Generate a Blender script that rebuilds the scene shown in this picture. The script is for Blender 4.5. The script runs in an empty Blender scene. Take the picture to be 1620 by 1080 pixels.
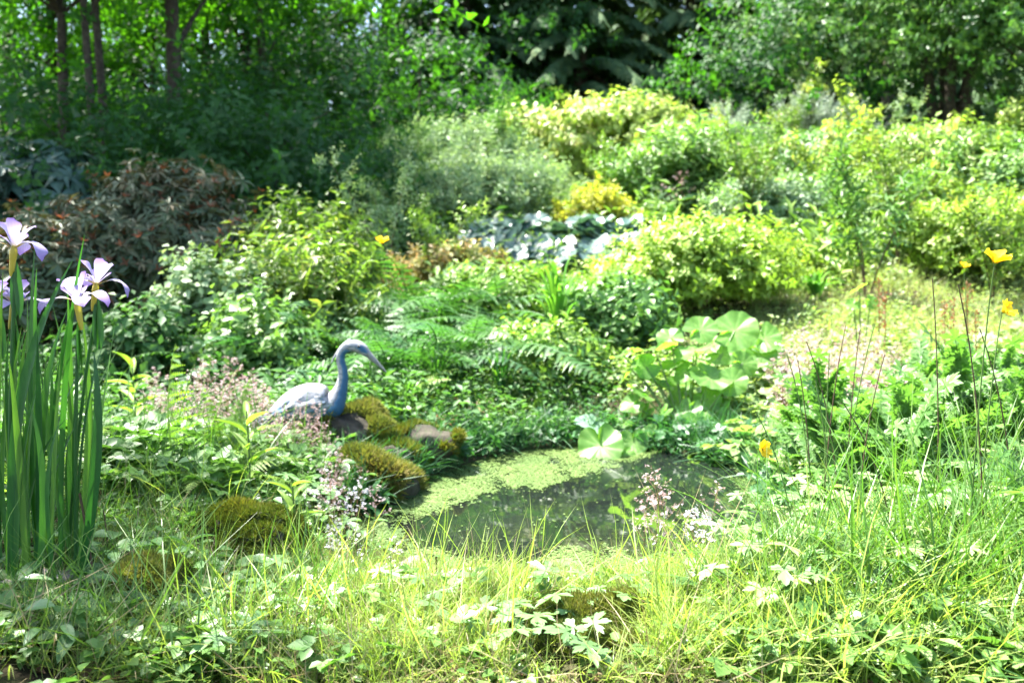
import bpy, math, random
import numpy as np
from mathutils import Matrix, Vector

rng = np.random.default_rng(7)
random.seed(7)
scene = bpy.context.scene
COL = scene.collection
R = math.radians

# ------------------------------------------------------------------ camera, world, sun, exposure
FPX, CAMZ, HORIZON = 1300.0, 0.75, 420.0
PITCH = math.atan((540 - HORIZON) / FPX)
cam_d = bpy.data.cameras.new("camera")
cam_d.sensor_width = 36.0
cam_d.lens = 36.0 * FPX / 1620.0
cam_d.clip_start = 0.05
cam_d.clip_end = 500
cam_d.dof.use_dof = True
cam_d.dof.focus_distance = 1.85
cam_d.dof.aperture_fstop = 3.2
cam_d.dof.aperture_blades = 9
cam = bpy.data.objects.new("camera", cam_d)
cam.location = (0, 0, CAMZ)
cam.rotation_euler = (math.pi / 2 - PITCH, 0, 0)
COL.objects.link(cam)
scene.camera = cam

SUN_EL = R(64)
SUN_H = Vector((-0.80, 0.50, 0)).normalized()          # horizontal direction towards the sun
SUN_V = Vector((SUN_H.x * math.cos(SUN_EL), SUN_H.y * math.cos(SUN_EL), math.sin(SUN_EL)))
world = bpy.data.worlds.new("World")
scene.world = world
world.use_nodes = True
wn = world.node_tree
sky = wn.nodes.new("ShaderNodeTexSky")
sky.sky_type = 'NISHITA'
sky.sun_disc = False
sky.sun_elevation = SUN_EL
sky.sun_rotation = math.atan2(SUN_H.x, SUN_H.y)
sky.air_density = 1.0
sky.dust_density = 2.0
wn.links.new(sky.outputs[0], wn.nodes["Background"].inputs[0])
wn.nodes["Background"].inputs[1].default_value = 0.09
sun_d = bpy.data.lights.new("sun", 'SUN')
sun_d.energy = 5.0
sun_d.angle = R(0.53)
sun_d.color = (1.0, 0.965, 0.90)
sun = bpy.data.objects.new("sun", sun_d)
sun.rotation_euler = SUN_V.to_track_quat('Z', 'Y').to_euler()
sun.location = SUN_V * 40
COL.objects.link(sun)
scene.view_settings.view_transform = 'Standard'
scene.view_settings.look = 'None'
scene.view_settings.exposure = 2.95
scene.view_settings.gamma = 1.0
scene.view_settings.use_curve_mapping = False
scene.render.engine = 'CYCLES'
scene.cycles.use_denoising = True
scene.cycles.max_bounces = 8
scene.cycles.diffuse_bounces = 4
scene.cycles.transmission_bounces = 5
scene.cycles.glossy_bounces = 3
scene.cycles.caustics_reflective = False
scene.cycles.caustics_refractive = False
scene.cycles.sample_clamp_indirect = 6.0


# ------------------------------------------------------------------ pixels, noise, terrain
def ray(px, py):
    c, s = math.cos(PITCH), math.sin(PITCH)
    a, b = (px - 810) / FPX, (540 - py) / FPX
    return Vector((a, c + b * s, -s + b * c))


def P(px, py, Y):
    d = ray(px, py)
    return Vector((0, 0, CAMZ)) + d * (Y / d.y)


class SinNoise:
    def __init__(self, seed, n=7):
        r = np.random.default_rng(seed)
        k = r.normal(size=(n, 3))
        self.k = k / np.linalg.norm(k, axis=1)[:, None] * r.uniform(.6, 1.7, n)[:, None]
        self.p = r.uniform(0, 6.28, n)

    def __call__(self, p, f=1.0):
        p = np.asarray(p, float)
        if p.shape[-1] == 2:
            p = np.concatenate([p, np.zeros(p.shape[:-1] + (1,))], -1)
        return np.sin(p @ self.k.T * f * 3.0 + self.p).mean(-1) * 1.6


N1, N2, N3 = SinNoise(1), SinNoise(2), SinNoise(3)


def sstep(a, b, x):
    t = np.clip((x - a) / (b - a), 0, 1)
    return t * t * (3 - 2 * t)


WATER_Z = -0.11


def wpt(px, py):
    d = ray(px, py)
    t = (WATER_Z - CAMZ) / d.z
    return (d.x * t, d.y * t)


POND = [wpt(*p) for p in [(555, 845), (590, 795), (655, 762), (715, 738), (790, 716), (860, 708), (940, 706), (1040, 712), (1140, 722),
                          (1215, 760), (1245, 815), (1215, 880), (1100, 915), (960, 925), (820, 905), (700, 893), (610, 880)]]


def _smooth_poly(pts, n=3):
    p = np.array(pts)
    for _ in range(n):
        q = np.roll(p, -1, 0)
        p = np.stack([.75 * p + .25 * q, .25 * p + .75 * q], 1).reshape(-1, 2)
    return p


POND = _smooth_poly(POND)


def pond_sd(x, y):
    """signed distance to the shore, negative over the water"""
    p = np.stack([np.ravel(x), np.ravel(y)], 1).astype(float)
    a, b = POND, np.roll(POND, -1, 0)
    best = np.full(len(p), 1e9)
    ins = np.zeros(len(p), bool)
    for i in range(len(a)):
        e = b[i] - a[i]
        w = p - a[i]
        t = np.clip((w @ e) / (e @ e + 1e-12), 0, 1)
        best = np.minimum(best, np.linalg.norm(w - t[:, None] * e, axis=1))
        c = (a[i, 1] > p[:, 1]) != (b[i, 1] > p[:, 1])
        xi = a[i, 0] + (p[:, 1] - a[i, 1]) * e[0] / (e[1] if abs(e[1]) > 1e-12 else 1e-12)
        ins ^= c & (p[:, 0] < xi)
    return np.where(ins, -best, best).reshape(np.shape(x))


_TY = [-10, 3.9, 4.4, 5, 6, 7, 9, 12, 16, 25, 40, 90]
_TZ = [0.0, 0.0, 0.07, .2, .4, .6, 1.1, 1.85, 2.6, 4.4, 8.0, 16.0]


def tz(x, y):
    x = np.asarray(x, float)
    y = np.asarray(y, float)
    base = np.interp(y, _TY, _TZ)
    k = .62 + .38 * sstep(-2.2, .4, x) + .22 * sstep(1.2, 3.2, x)
    k = k + (1 - k) * sstep(11, 18, y)
    z = base * k
    z = z + .07 * sstep(-.5, -1.0, x) * sstep(3.4, 2.6, y) + .05 * sstep(.9, 1.5, x) * sstep(4, 3, y)
    p = np.stack([x, y], -1)
    z = z + .018 * N1(p, .9) + .01 * N2(p, 2.6) + sstep(8, 20, y) * .12 * N3(p, .25)
    sd = pond_sd(x, y)
    z = z - .085 * sstep(.55, .0, sd) - .30 * sstep(.03, -.22, sd)
    return z


def TZ(x, y):
    return float(tz(np.array([x]), np.array([y]))[0])


def G(px, py):
    d = ray(px, py)
    t = .8
    while t < 60:
        p = Vector((0, 0, CAMZ)) + d * t
        if p.z <= TZ(p.x, p.y):
            return p
        t += .03
    return p


# ------------------------------------------------------------------ mesh helpers
class Geo:
    def __init__(self):
        self.V, self.T, self.Q, self.A, self.MT, self.MQ = [], [], [], [], [], []
        self.n = 0

    def add(self, V, T=None, Q=None, a=.5, m=0):
        V = np.asarray(V, np.float32).reshape(-1, 3)
        self.V.append(V)
        self.A.append(np.broadcast_to(np.asarray(a, np.float32), (len(V),)) if np.ndim(a) == 0 else np.asarray(a, np.float32))
        if T is not None and len(T):
            T = np.asarray(T, np.int64).reshape(-1, 3) + self.n
            self.T.append(T)
            self.MT.append(np.broadcast_to(np.int32(m), (len(T),)) if np.ndim(m) == 0 else m)
        if Q is not None and len(Q):
            Q = np.asarray(Q, np.int64).reshape(-1, 4) + self.n
            self.Q.append(Q)
            self.MQ.append(np.broadcast_to(np.int32(m), (len(Q),)))
        self.n += len(V)
        return self

    def arr(self):
        c = lambda L, s, d: np.concatenate(L) if L else np.zeros(s, d)
        return (c(self.V, (0, 3), np.float32), c(self.T, (0, 3), np.int64), c(self.Q, (0, 4), np.int64), c(self.A, (0,), np.float32),
                c(self.MT, (0,), np.int32), c(self.MQ, (0,), np.int32))

    def put(self, tpl, pos, rot, s, a=None):
        """scatter a template (another Geo) at positions with rotations (n,3,3), scales and random values"""
        V, T, Q, A, MT, MQ = tpl.arr() if isinstance(tpl, Geo) else tpl
        pos = np.asarray(pos, np.float32).reshape(-1, 3)
        n = len(pos)
        if n == 0:
            return self
        s = np.broadcast_to(np.asarray(s, np.float32).reshape(-1, 1) if np.ndim(s) else np.float32(s), (n, 1))
        W = np.einsum('nij,vj->nvi', np.asarray(rot, np.float32), V) * s[:, :, None] + pos[:, None, :]
        a = rng.random(n) if a is None else np.broadcast_to(a, (n,))
        AA = np.clip(.45 * A[None, :] + .55 * a[:, None], 0, 1).astype(np.float32)
        off = np.arange(n) * len(V)
        self.V.append(W.reshape(-1, 3).astype(np.float32))
        self.A.append(AA.reshape(-1))
        if len(T):
            self.T.append((T[None] + off[:, None, None]).reshape(-1, 3) + self.n)
            self.MT.append(np.tile(MT, n))
        if len(Q):
            self.Q.append((Q[None] + off[:, None, None]).reshape(-1, 4) + self.n)
            self.MQ.append(np.tile(MQ, n))
        self.n += n * len(V)
        return self

    def mesh(self, name, mats, smooth=False):
        V, T, Q, A, MT, MQ = self.arr()
        me = bpy.data.meshes.new(name)
        me.vertices.add(len(V))
        me.vertices.foreach_set("co", V.ravel())
        nl = len(T) * 3 + len(Q) * 4
        me.loops.add(nl)
        me.loops.foreach_set("vertex_index", np.concatenate([T.ravel(), Q.ravel()]).astype(np.int32))
        me.polygons.add(len(T) + len(Q))
        st = np.concatenate([np.arange(len(T)) * 3, len(T) * 3 + np.arange(len(Q)) * 4]).astype(np.int32)
        me.polygons.foreach_set("loop_start", st)
        me.polygons.foreach_set("material_index", np.concatenate([MT, MQ]).astype(np.int32))
        if smooth:
            me.polygons.foreach_set("use_smooth", np.ones(len(T) + len(Q), bool))
        me.update(calc_edges=True)
        at = me.attributes.new("rnd", 'FLOAT', 'POINT')
        at.data.foreach_set("value", A)
        for m in (mats if isinstance(mats, (list, tuple)) else [mats]):
            me.materials.append(m)
        return me


def ob(name, me, parent=None, mat=None, **props):
    o = bpy.data.objects.new(name, me)
    COL.objects.link(o)
    if parent is not None:
        o.parent = parent
    if mat is not None:
        o.matrix_local = mat
    for k, v in props.items():
        o[k] = v
    return o


def thing(name, label, cat, loc=(0, 0, 0), rz=0.0, group=None):
    o = ob(name, None, mat=Matrix.Translation(loc) @ Matrix.Rotation(rz, 4, 'Z'), label=label, category=cat)
    o.empty_display_size = .05
    if group:
        o["group"] = group
    return o


def nrm(v):
    v = np.asarray(v, float)
    return v / (np.linalg.norm(v, axis=-1, keepdims=True) + 1e-9)


def frames(zdir, roll=None, r=None):
    """rotation matrices whose local Z is zdir, with a roll about it"""
    r = r or rng
    z = nrm(zdir)
    n = len(z)
    ref = np.where(np.abs(z[:, 2:3]) < .95, np.array([[0, 0, 1.]]), np.array([[1., 0, 0]]))
    x = nrm(np.cross(ref, z))
    y = np.cross(z, x)
    roll = r.uniform(0, 6.283, n) if roll is None else roll
    c, s = np.cos(roll)[:, None], np.sin(roll)[:, None]
    return np.stack([x * c + y * s, -x * s + y * c, z], -1)


def tube(geo, pts, rad, n=6, a=.5, m=0):
    pts = np.asarray(pts, float)
    rad = np.broadcast_to(rad, (len(pts),))
    t = nrm(np.gradient(pts, axis=0))
    u = nrm(np.cross(t, [.13, .31, .94] if abs(t[0][2]) < .9 else [1, .2, 0]))
    v = np.cross(t, u)
    ang = np.arange(n) / n * 6.2832
    ring = pts[:, None] + (np.cos(ang)[None, :, None] * u[:, None] + np.sin(ang)[None, :, None] * v[:, None]) * rad[:, None, None]
    Q = []
    for i in range(len(pts) - 1):
        for j in range(n):
            k = (j + 1) % n
            Q.append((i * n + j, i * n + k, (i + 1) * n + k, (i + 1) * n + j))
    geo.add(ring.reshape(-1, 3), None, Q, a, m)
    return geo


def bez(p0, p1, p2, n=8):
    t = np.linspace(0, 1, n)[:, None]
    return (1 - t) ** 2 * np.asarray(p0) + 2 * t * (1 - t) * np.asarray(p1) + t * t * np.asarray(p2)


# ------------------------------------------------------------------ materials
def new_mat(name):
    m = bpy.data.materials.new(name)
    m.use_nodes = True
    nt = m.node_tree
    nt.nodes.clear()
    out = nt.nodes.new("ShaderNodeOutputMaterial")
    return m, nt, out


def ramp_node(nt, fac, stops):
    r = nt.nodes.new("ShaderNodeValToRGB")
    el = r.color_ramp.elements
    while len(el) < len(stops):
        el.new(.5)
    for e, (p, c) in zip(el, stops):
        e.position = p
        e.color = (*c, 1)
    nt.links.new(fac, r.inputs[0])
    return r.outputs[0]


def leaf_mat(name, cols, trans=.42, rough=.45, spec=.45, tcol=None, blotch=8.0, streak=False):
    m, nt, out = new_mat(name)
    L = nt.links.new
    at = nt.nodes.new("ShaderNodeAttribute")
    at.attribute_name = "rnd"
    tc = nt.nodes.new("ShaderNodeTexCoord")
    nz = nt.nodes.new("ShaderNodeTexNoise")
    nz.inputs["Scale"].default_value = blotch
    nz.inputs["Detail"].default_value = 3
    if streak:                                       # veins running up a sword-shaped leaf
        mp = nt.nodes.new("ShaderNodeMapping")
        mp.inputs["Scale"].default_value = (28, 28, .5)
        L(tc.outputs["Object"], mp.inputs[0])
        L(mp.outputs[0], nz.inputs["Vector"])
    else:
        L(tc.outputs["Object"], nz.inputs["Vector"])
    mx = nt.nodes.new("ShaderNodeMath")
    mx.operation = 'MULTIPLY_ADD'
    L(nz.outputs[0], mx.inputs[0])
    mx.inputs[1].default_value = .5
    ad = nt.nodes.new("ShaderNodeMath")
    ad.operation = 'ADD'
    ad.inputs[1].default_value = -.25
    L(at.outputs["Fac"], ad.inputs[0])
    L(ad.outputs[0], mx.inputs[2])
    n = len(cols)
    col = ramp_node(nt, mx.outputs[0], [(i / max(1, n - 1), c) for i, c in enumerate(cols)])
    pb = nt.nodes.new("ShaderNodeBsdfPrincipled")
    L(col, pb.inputs["Base Color"])
    pb.inputs["Roughness"].default_value = rough
    pb.inputs["Specular IOR Level"].default_value = spec
    tr = nt.nodes.new("ShaderNodeBsdfTranslucent")
    mc = nt.nodes.new("ShaderNodeMix")
    mc.data_type = 'RGBA'
    mc.blend_type = 'MULTIPLY'
    mc.inputs[0].default_value = 1
    L(col, mc.inputs[6])
    mc.inputs[7].default_value = (*(tcol or (1.35, 1.55, .62)), 1)
    L(mc.outputs[2], tr.inputs[0])
    ms = nt.nodes.new("ShaderNodeMixShader")
    ms.inputs[0].default_value = trans
    L(pb.outputs[0], ms.inputs[1])
    L(tr.outputs[0], ms.inputs[2])
    L(ms.outputs[0], out.inputs[0])
    return m


def solid_mat(name, cols, scale=12.0, rough=.8, bump=.4, spec=.25, detail=6, dist=.01):
    m, nt, out = new_mat(name)
    L = nt.links.new
    tc = nt.nodes.new("ShaderNodeTexCoord")
    nz = nt.nodes.new("ShaderNodeTexNoise")
    nz.inputs["Scale"].default_value = scale
    nz.inputs["Detail"].default_value = detail
    nz.inputs["Roughness"].default_value = .65
    L(tc.outputs["Object"], nz.inputs["Vector"])
    n = len(cols)
    col = ramp_node(nt, nz.outputs[0], [(.28 + .44 * i / max(1, n - 1), c) for i, c in enumerate(cols)])
    pb = nt.nodes.new("ShaderNodeBsdfPrincipled")
    L(col, pb.inputs["Base Color"])
    pb.inputs["Roughness"].default_value = rough
    pb.inputs["Specular IOR Level"].default_value = spec
    if bump:
        b = nt.nodes.new("ShaderNodeBump")
        b.inputs["Strength"].default_value = bump
        b.inputs["Distance"].default_value = dist
        L(nz.outputs[0], b.inputs["Height"])
        L(b.outputs[0], pb.inputs["Normal"])
    L(pb.outputs[0], out.inputs[0])
    return m


M = {}
M['soil'] = solid_mat('soil', [(.014, .011, .007), (.03, .024, .014), (.04, .045, .016), (.055, .04, .024)], 5, .95, .8, .1, 10, .03)
M['bark'] = solid_mat('bark', [(.025, .02, .015), (.06, .048, .035), (.10, .085, .06)], 14, .9, .9, .15, 8, .02)
M['stem_brown'] = solid_mat('stem_brown', [(.05, .03, .018), (.10, .065, .035)], 30, .8, .3)
M['stem_green'] = solid_mat('stem_green', [(.05, .10, .02), (.10, .16, .035)], 20, .5, .1, .4)
M['stem_red'] = solid_mat('stem_red', [(.16, .06, .04), (.22, .14, .06)], 30, .6, .1, .3)
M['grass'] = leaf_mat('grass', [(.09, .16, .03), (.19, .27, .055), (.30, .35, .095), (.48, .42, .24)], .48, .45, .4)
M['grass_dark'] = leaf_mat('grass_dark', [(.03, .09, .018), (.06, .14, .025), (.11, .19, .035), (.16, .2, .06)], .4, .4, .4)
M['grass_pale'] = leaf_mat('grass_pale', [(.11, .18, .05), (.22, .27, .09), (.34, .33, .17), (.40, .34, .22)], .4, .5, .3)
M['litter'] = leaf_mat('litter', [(.05, .025, .012), (.12, .06, .03), (.22, .13, .07), (.28, .2, .14)], .1, .7, .3, (1, .9, .7))
M['straw'] = leaf_mat('straw', [(.16, .10, .05), (.32, .26, .14), (.46, .40, .26)], .2, .6, .3, (1.2, 1.1, .8))
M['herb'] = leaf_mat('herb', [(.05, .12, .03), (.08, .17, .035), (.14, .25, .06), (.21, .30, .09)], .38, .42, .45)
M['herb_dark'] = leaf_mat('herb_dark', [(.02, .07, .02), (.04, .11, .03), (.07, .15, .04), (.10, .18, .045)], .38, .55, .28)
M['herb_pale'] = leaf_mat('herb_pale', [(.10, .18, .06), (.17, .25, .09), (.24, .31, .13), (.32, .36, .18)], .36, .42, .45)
M['buttercup'] = leaf_mat('buttercup', [(.07, .16, .045), (.12, .23, .075), (.19, .30, .12)], .36, .4, .5, blotch=40)
M['poppy_leaf'] = leaf_mat('poppy_leaf', [(.05, .13, .03), (.09, .2, .045), (.15, .26, .06)], .42, .45, .4, blotch=25)
M['iris_leaf'] = leaf_mat('iris_leaf', [(.015, .065, .02), (.03, .105, .026), (.055, .15, .03), (.10, .18, .04)], .36, .42, .4, (1.6, 1.9, .4), 9, True)
M['strap'] = leaf_mat('strap', [(.06, .17, .03), (.10, .24, .035), (.14, .28, .04)], .45, .35, .5)
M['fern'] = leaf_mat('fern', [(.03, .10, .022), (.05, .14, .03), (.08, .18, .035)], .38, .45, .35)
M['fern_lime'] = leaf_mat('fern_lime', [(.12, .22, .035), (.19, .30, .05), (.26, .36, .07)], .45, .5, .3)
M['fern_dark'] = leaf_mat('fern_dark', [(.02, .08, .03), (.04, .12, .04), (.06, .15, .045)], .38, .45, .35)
M['round_leaf'] = leaf_mat('round_leaf', [(.075, .17, .04), (.12, .24, .055), (.22, .33, .11)], .56, .42, .4, (2.3, 2.3, .55), 6)
M['round_blue'] = leaf_mat('round_blue', [(.10, .20, .13), (.15, .26, .17), (.22, .33, .23)], .3, .4, .6, (1.3, 1.6, .7), 6)
M['hosta'] = leaf_mat('hosta', [(.035, .085, .06), (.065, .12, .095), (.10, .155, .14)], .18, .33, .7, (1.2, 1.6, .7), 8)
M['azalea'] = leaf_mat('azalea', [(.10, .19, .025), (.18, .29, .035), (.27, .37, .06), (.36, .42, .12)], .33, .45, .4)
M['maple'] = leaf_mat('maple', [(.11, .20, .03), (.20, .29, .05), (.31, .37, .09), (.48, .38, .24)], .34, .5, .3)
M['pale'] = leaf_mat('pale', [(.10, .19, .08), (.17, .27, .12), (.25, .34, .17), (.36, .42, .22)], .28, .5, .35, (1.6, 1.7, .9))
M['dense'] = leaf_mat('dense', [(.07, .15, .03), (.13, .23, .04), (.21, .31, .06), (.31, .36, .11)], .32, .45, .4)
M['dense_deep'] = leaf_mat('dense_deep', [(.04, .11, .03), (.08, .18, .04), (.14, .25, .06), (.22, .31, .09)], .32, .45, .4)
M['dense_blue'] = leaf_mat('dense_blue', [(.06, .13, .06), (.11, .20, .09), (.18, .27, .13), (.28, .34, .18)], .30, .5, .35)
M['tree_green'] = leaf_mat('tree_green', [(.025, .085, .025), (.05, .13, .035), (.10, .20, .05), (.20, .29, .09)], .36, .45, .4)
M['silver'] = leaf_mat('silver', [(.16, .22, .16), (.24, .30, .23), (.34, .39, .31)], .25, .6, .3, (1.2, 1.3, 1.0))
M['rhodo_brown'] = leaf_mat('rhodo_brown', [(.035, .07, .032), (.06, .10, .045), (.095, .115, .055), (.17, .10, .045)], .15, .5, .35, (1.5, 1.1, .6))
M['rhodo_blue'] = leaf_mat('rhodo_blue', [(.02, .06, .04), (.035, .085, .06), (.06, .12, .09)], .12, .45, .4, (1.4, 1.6, .7))
M['laurel'] = leaf_mat('laurel', [(.014, .05, .017), (.026, .08, .024), (.05, .125, .032)], .38, .55, .18, (2.0, 2.5, .35))
M['beech'] = leaf_mat('beech', [(.02, .08, .018), (.04, .125, .022), (.075, .18, .028)], .55, .5, .3, (2.2, 2.6, .25))
M['conifer'] = leaf_mat('conifer', [(.02, .05, .025), (.045, .09, .04), (.08, .13, .05), (.13, .17, .06)], .2, .7, .1)
M['yellowgreen'] = leaf_mat('yellowgreen', [(.06, .13, .025), (.10, .18, .03), (.16, .22, .045), (.24, .2, .07)], .42, .45, .4)
M['pinktip'] = leaf_mat('pinktip', [(.12, .18, .04), (.24, .27, .07), (.42, .30, .17), (.52, .33, .24)], .4, .5, .3, (1.4, 1.2, .8))
M['goldbush'] = leaf_mat('goldbush', [(.22, .26, .03), (.34, .34, .05), (.45, .36, .10)], .42, .5, .3)
M['rust'] = leaf_mat('rust', [(.12, .05, .025), (.20, .08, .04), (.24, .14, .07)], .35, .5, .3, (1.5, 1.0, .6))
M['moss'] = leaf_mat('moss', [(.025, .05, .01), (.06, .09, .014), (.12, .13, .02), (.15, .11, .025)], .25, .8, .1)
M['moss_gold'] = leaf_mat('moss_gold', [(.035, .065, .015), (.085, .11, .025), (.16, .165, .04), (.18, .13, .05)], .25, .8, .1)
M['rock'] = solid_mat('rock', [(.015, .014, .010), (.045, .04, .028), (.085, .075, .055)], 10, .9, .9, .2, 9, .03)
M['rock_pale'] = solid_mat('rock_pale', [(.16, .13, .11), (.30, .26, .23), (.42, .37, .33)], 14, .9, .9, .2, 9, .02)
M['saxi'] = leaf_mat('saxi', [(.34, .22, .21), (.44, .34, .33), (.50, .44, .42)], .3, .6, .2, (1.2, 1.0, 1.0))
M['lilacflower'] = leaf_mat('lilacflower', [(.28, .16, .36), (.45, .32, .5)], .3, .6, .2, (1.2, 1.0, 1.2))
M['whiteflower'] = leaf_mat('whiteflower', [(.6, .55, .6), (.75, .72, .74)], .3, .6, .2, (1.1, 1.1, 1.1))
M['yellowflower'] = leaf_mat('yellowflower', [(.66, .48, .01), (.74, .58, .02), (.76, .62, .04)], .4, .5, .2, (1.2, 1.0, .5))
M['duckweed'] = leaf_mat('duckweed', [(.05, .10, .022), (.085, .14, .03), (.125, .175, .045)], .1, .5, .4)
M['eye'] = solid_mat('eye', [(.01, .01, .012), (.03, .03, .03)], 20, .2, 0, .6)
M['beak'] = solid_mat('beak', [(.12, .12, .11), (.27, .27, .26)], 60, .7, .4, .3, 6, .004)


def heron_mat():
    m, nt, out = new_mat('heron_paint')
    L = nt.links.new
    at = nt.nodes.new("ShaderNodeAttribute")
    at.attribute_name = "rnd"                      # 1 where the blue paint survives, 0 on the weathered white
    tc = nt.nodes.new("ShaderNodeTexCoord")
    nz = nt.nodes.new("ShaderNodeTexNoise")
    nz.inputs["Scale"].default_value = 46
    nz.inputs["Detail"].default_value = 8
    nz.inputs["Roughness"].default_value = .7
    mp = nt.nodes.new("ShaderNodeMapping")
    mp.inputs["Rotation"].default_value = (0, R(-28), 0)
    mp.inputs["Scale"].default_value = (.35, 1, 1.3)
    L(tc.outputs["Object"], mp.inputs[0])
    L(mp.outputs[0], nz.inputs["Vector"])
    a = nt.nodes.new("ShaderNodeMath")
    a.operation = 'MULTIPLY_ADD'
    L(nz.outputs[0], a.inputs[0])
    a.inputs[1].default_value = 1.8
    s = nt.nodes.new("ShaderNodeMath")
    s.operation = 'SUBTRACT'
    L(at.outputs["Fac"], s.inputs[0])
    s.inputs[1].default_value = .86
    L(s.outputs[0], a.inputs[2])
    col = ramp_node(nt, a.outputs[0], [(.0, (.10, .10, .095)), (.12, (.23, .23, .235)), (.28, (.27, .27, .285)), (.38, (.17, .175, .185)), (.45, (.06, .065, .06)), (.54, (.12, .17, .23)), (.70, (.03, .12, .21)), (.95, (.01, .065, .14))])
    pb = nt.nodes.new("ShaderNodeBsdfPrincipled")
    L(col, pb.inputs["Base Color"])
    pb.inputs["Roughness"].default_value = .6
    b = nt.nodes.new("ShaderNodeBump")
    b.inputs["Strength"].default_value = .5
    b.inputs["Distance"].default_value = .006
    L(nz.outputs[0], b.inputs["Height"])
    L(b.outputs[0], pb.inputs["Normal"])
    L(pb.outputs[0], out.inputs[0])
    return m


def petal_mat(name, kind):
    """rnd runs 0 at the petal's base to 1 at its tip; 'side' runs -1..1 across it"""
    m, nt, out = new_mat(name)
    L = nt.links.new
    at = nt.nodes.new("ShaderNodeAttribute")
    at.attribute_name = "rnd"
    sd = nt.nodes.new("ShaderNodeAttribute")
    sd.attribute_name = "side"
    if kind == 'fall':
        st = [(0, (.42, .30, .03)), (.20, (.55, .42, .08)), (.34, (.52, .48, .56)), (.7, (.40, .34, .55)), (1, (.24, .15, .42))]
    else:
        st = [(0, (.40, .36, .10)), (.2, (.44, .39, .54)), (.6, (.46, .41, .58)), (1, (.24, .15, .42))]
    col = ramp_node(nt, at.outputs["Fac"], st)
    w = nt.nodes.new("ShaderNodeMath")
    w.operation = 'MULTIPLY'
    L(sd.outputs["Fac"], w.inputs[0])
    w.inputs[1].default_value = 17.0
    sn = nt.nodes.new("ShaderNodeMath")
    sn.operation = 'SINE'
    L(w.outputs[0], sn.inputs[0])
    ab = nt.nodes.new("ShaderNodeMath")
    ab.operation = 'POWER'
    ab.inputs[1].default_value = 4
    ab2 = nt.nodes.new("ShaderNodeMath")
    ab2.operation = 'ABSOLUTE'
    L(sn.outputs[0], ab2.inputs[0])
    L(ab2.outputs[0], ab.inputs[0])
    sc = nt.nodes.new("ShaderNodeMath")
    sc.operation = 'MULTIPLY'
    sc.inputs[1].default_value = .45
    L(ab.outputs[0], sc.inputs[0])
    mx = nt.nodes.new("ShaderNodeMix")
    mx.data_type = 'RGBA'
    L(sc.outputs[0], mx.inputs[0])
    L(col, mx.inputs[6])
    mx.inputs[7].default_value = (.17, .08, .36, 1)
    pb = nt.nodes.new("ShaderNodeBsdfPrincipled")
    L(mx.outputs[2], pb.inputs["Base Color"])
    pb.inputs["Roughness"].default_value = .55
    tr = nt.nodes.new("ShaderNodeBsdfTranslucent")
    L(mx.outputs[2], tr.inputs[0])
    ms = nt.nodes.new("ShaderNodeMixShader")
    ms.inputs[0].default_value = .4
    L(pb.outputs[0], ms.inputs[1])
    L(tr.outputs[0], ms.inputs[2])
    L(ms.outputs[0], out.inputs[0])
    return m


M['heron'] = heron_mat()
M['fall'] = petal_mat('iris_fall', 'fall')
M['standard'] = petal_mat('iris_standard', 'standard')


def water_mat():
    m, nt, out = new_mat('pond_water')
    L = nt.links.new
    pb = nt.nodes.new("ShaderNodeBsdfPrincipled")
    pb.inputs["Base Color"].default_value = (.006, .008, .007, 1)
    pb.inputs["Roughness"].default_value = .02
    pb.inputs["IOR"].default_value = 1.42
    pb.inputs["Specular IOR Level"].default_value = .5
    tc = nt.nodes.new("ShaderNodeTexCoord")
    nz = nt.nodes.new("ShaderNodeTexNoise")
    nz.inputs["Scale"].default_value = 9
    nz.inputs["Detail"].default_value = 2
    L(tc.outputs["Object"], nz.inputs["Vector"])
    b = nt.nodes.new("ShaderNodeBump")
    b.inputs["Strength"].default_value = .05
    b.inputs["Distance"].default_value = .01
    L(nz.outputs[0], b.inputs["Height"])
    L(b.outputs[0], pb.inputs["Normal"])
    L(pb.outputs[0], out.inputs[0])
    return m


M['water'] = water_mat()

# ------------------------------------------------------------------ ground, water
gx = np.unique(np.concatenate([np.linspace(-70, -6, 40), np.linspace(-6, -2, 34), np.linspace(-2, 2.4, 110), np.linspace(2.4, 7, 36), np.linspace(7, 70, 40)]))
gy = np.unique(np.concatenate([np.linspace(-12, .8, 14), np.linspace(.8, 4.6, 96), np.linspace(4.6, 16, 60), np.linspace(16, 90, 50)]))
XX, YY = np.meshgrid(gx, gy)
ZZ = tz(XX.ravel(), YY.ravel())
nx, ny = len(gx), len(gy)
ii = np.arange((ny - 1) * (nx - 1))
r0 = (ii // (nx - 1)) * nx + ii % (nx - 1)
gg = Geo().add(np.stack([XX.ravel(), YY.ravel(), ZZ], 1), None, np.stack([r0, r0 + 1, r0 + nx + 1, r0 + nx], 1))
ob('ground', gg.mesh('ground', M['soil'], True), kind='structure', label='dark leaf-littered soil of the sloping garden')

wg = Geo()
cen = POND.mean(0)
wp = POND + nrm(POND - cen) * .10
n = len(wp)
wg.add(np.concatenate([np.column_stack([wp, np.full(n, WATER_Z)]), [[cen[0], cen[1], WATER_Z]]]), [(i, (i + 1) % n, n) for i in range(n)])
ob('pond_water', wg.mesh('pond_water', M['water']), kind='structure', label='still murky water of the small garden pond')


# ------------------------------------------------------------------ leaf templates (along +Y, normal +Z)
def leaf4(w=.4, fold=.10, droop=.12, mid=.45):
    return Geo().add([(0, 0, 0), (-w / 2, mid, fold), (w / 2, mid, fold), (0, 1, -droop), (0, mid * 1.05, .0)],
                     [(0, 4, 1), (0, 2, 4), (4, 3, 1), (4, 2, 3)])


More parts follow.
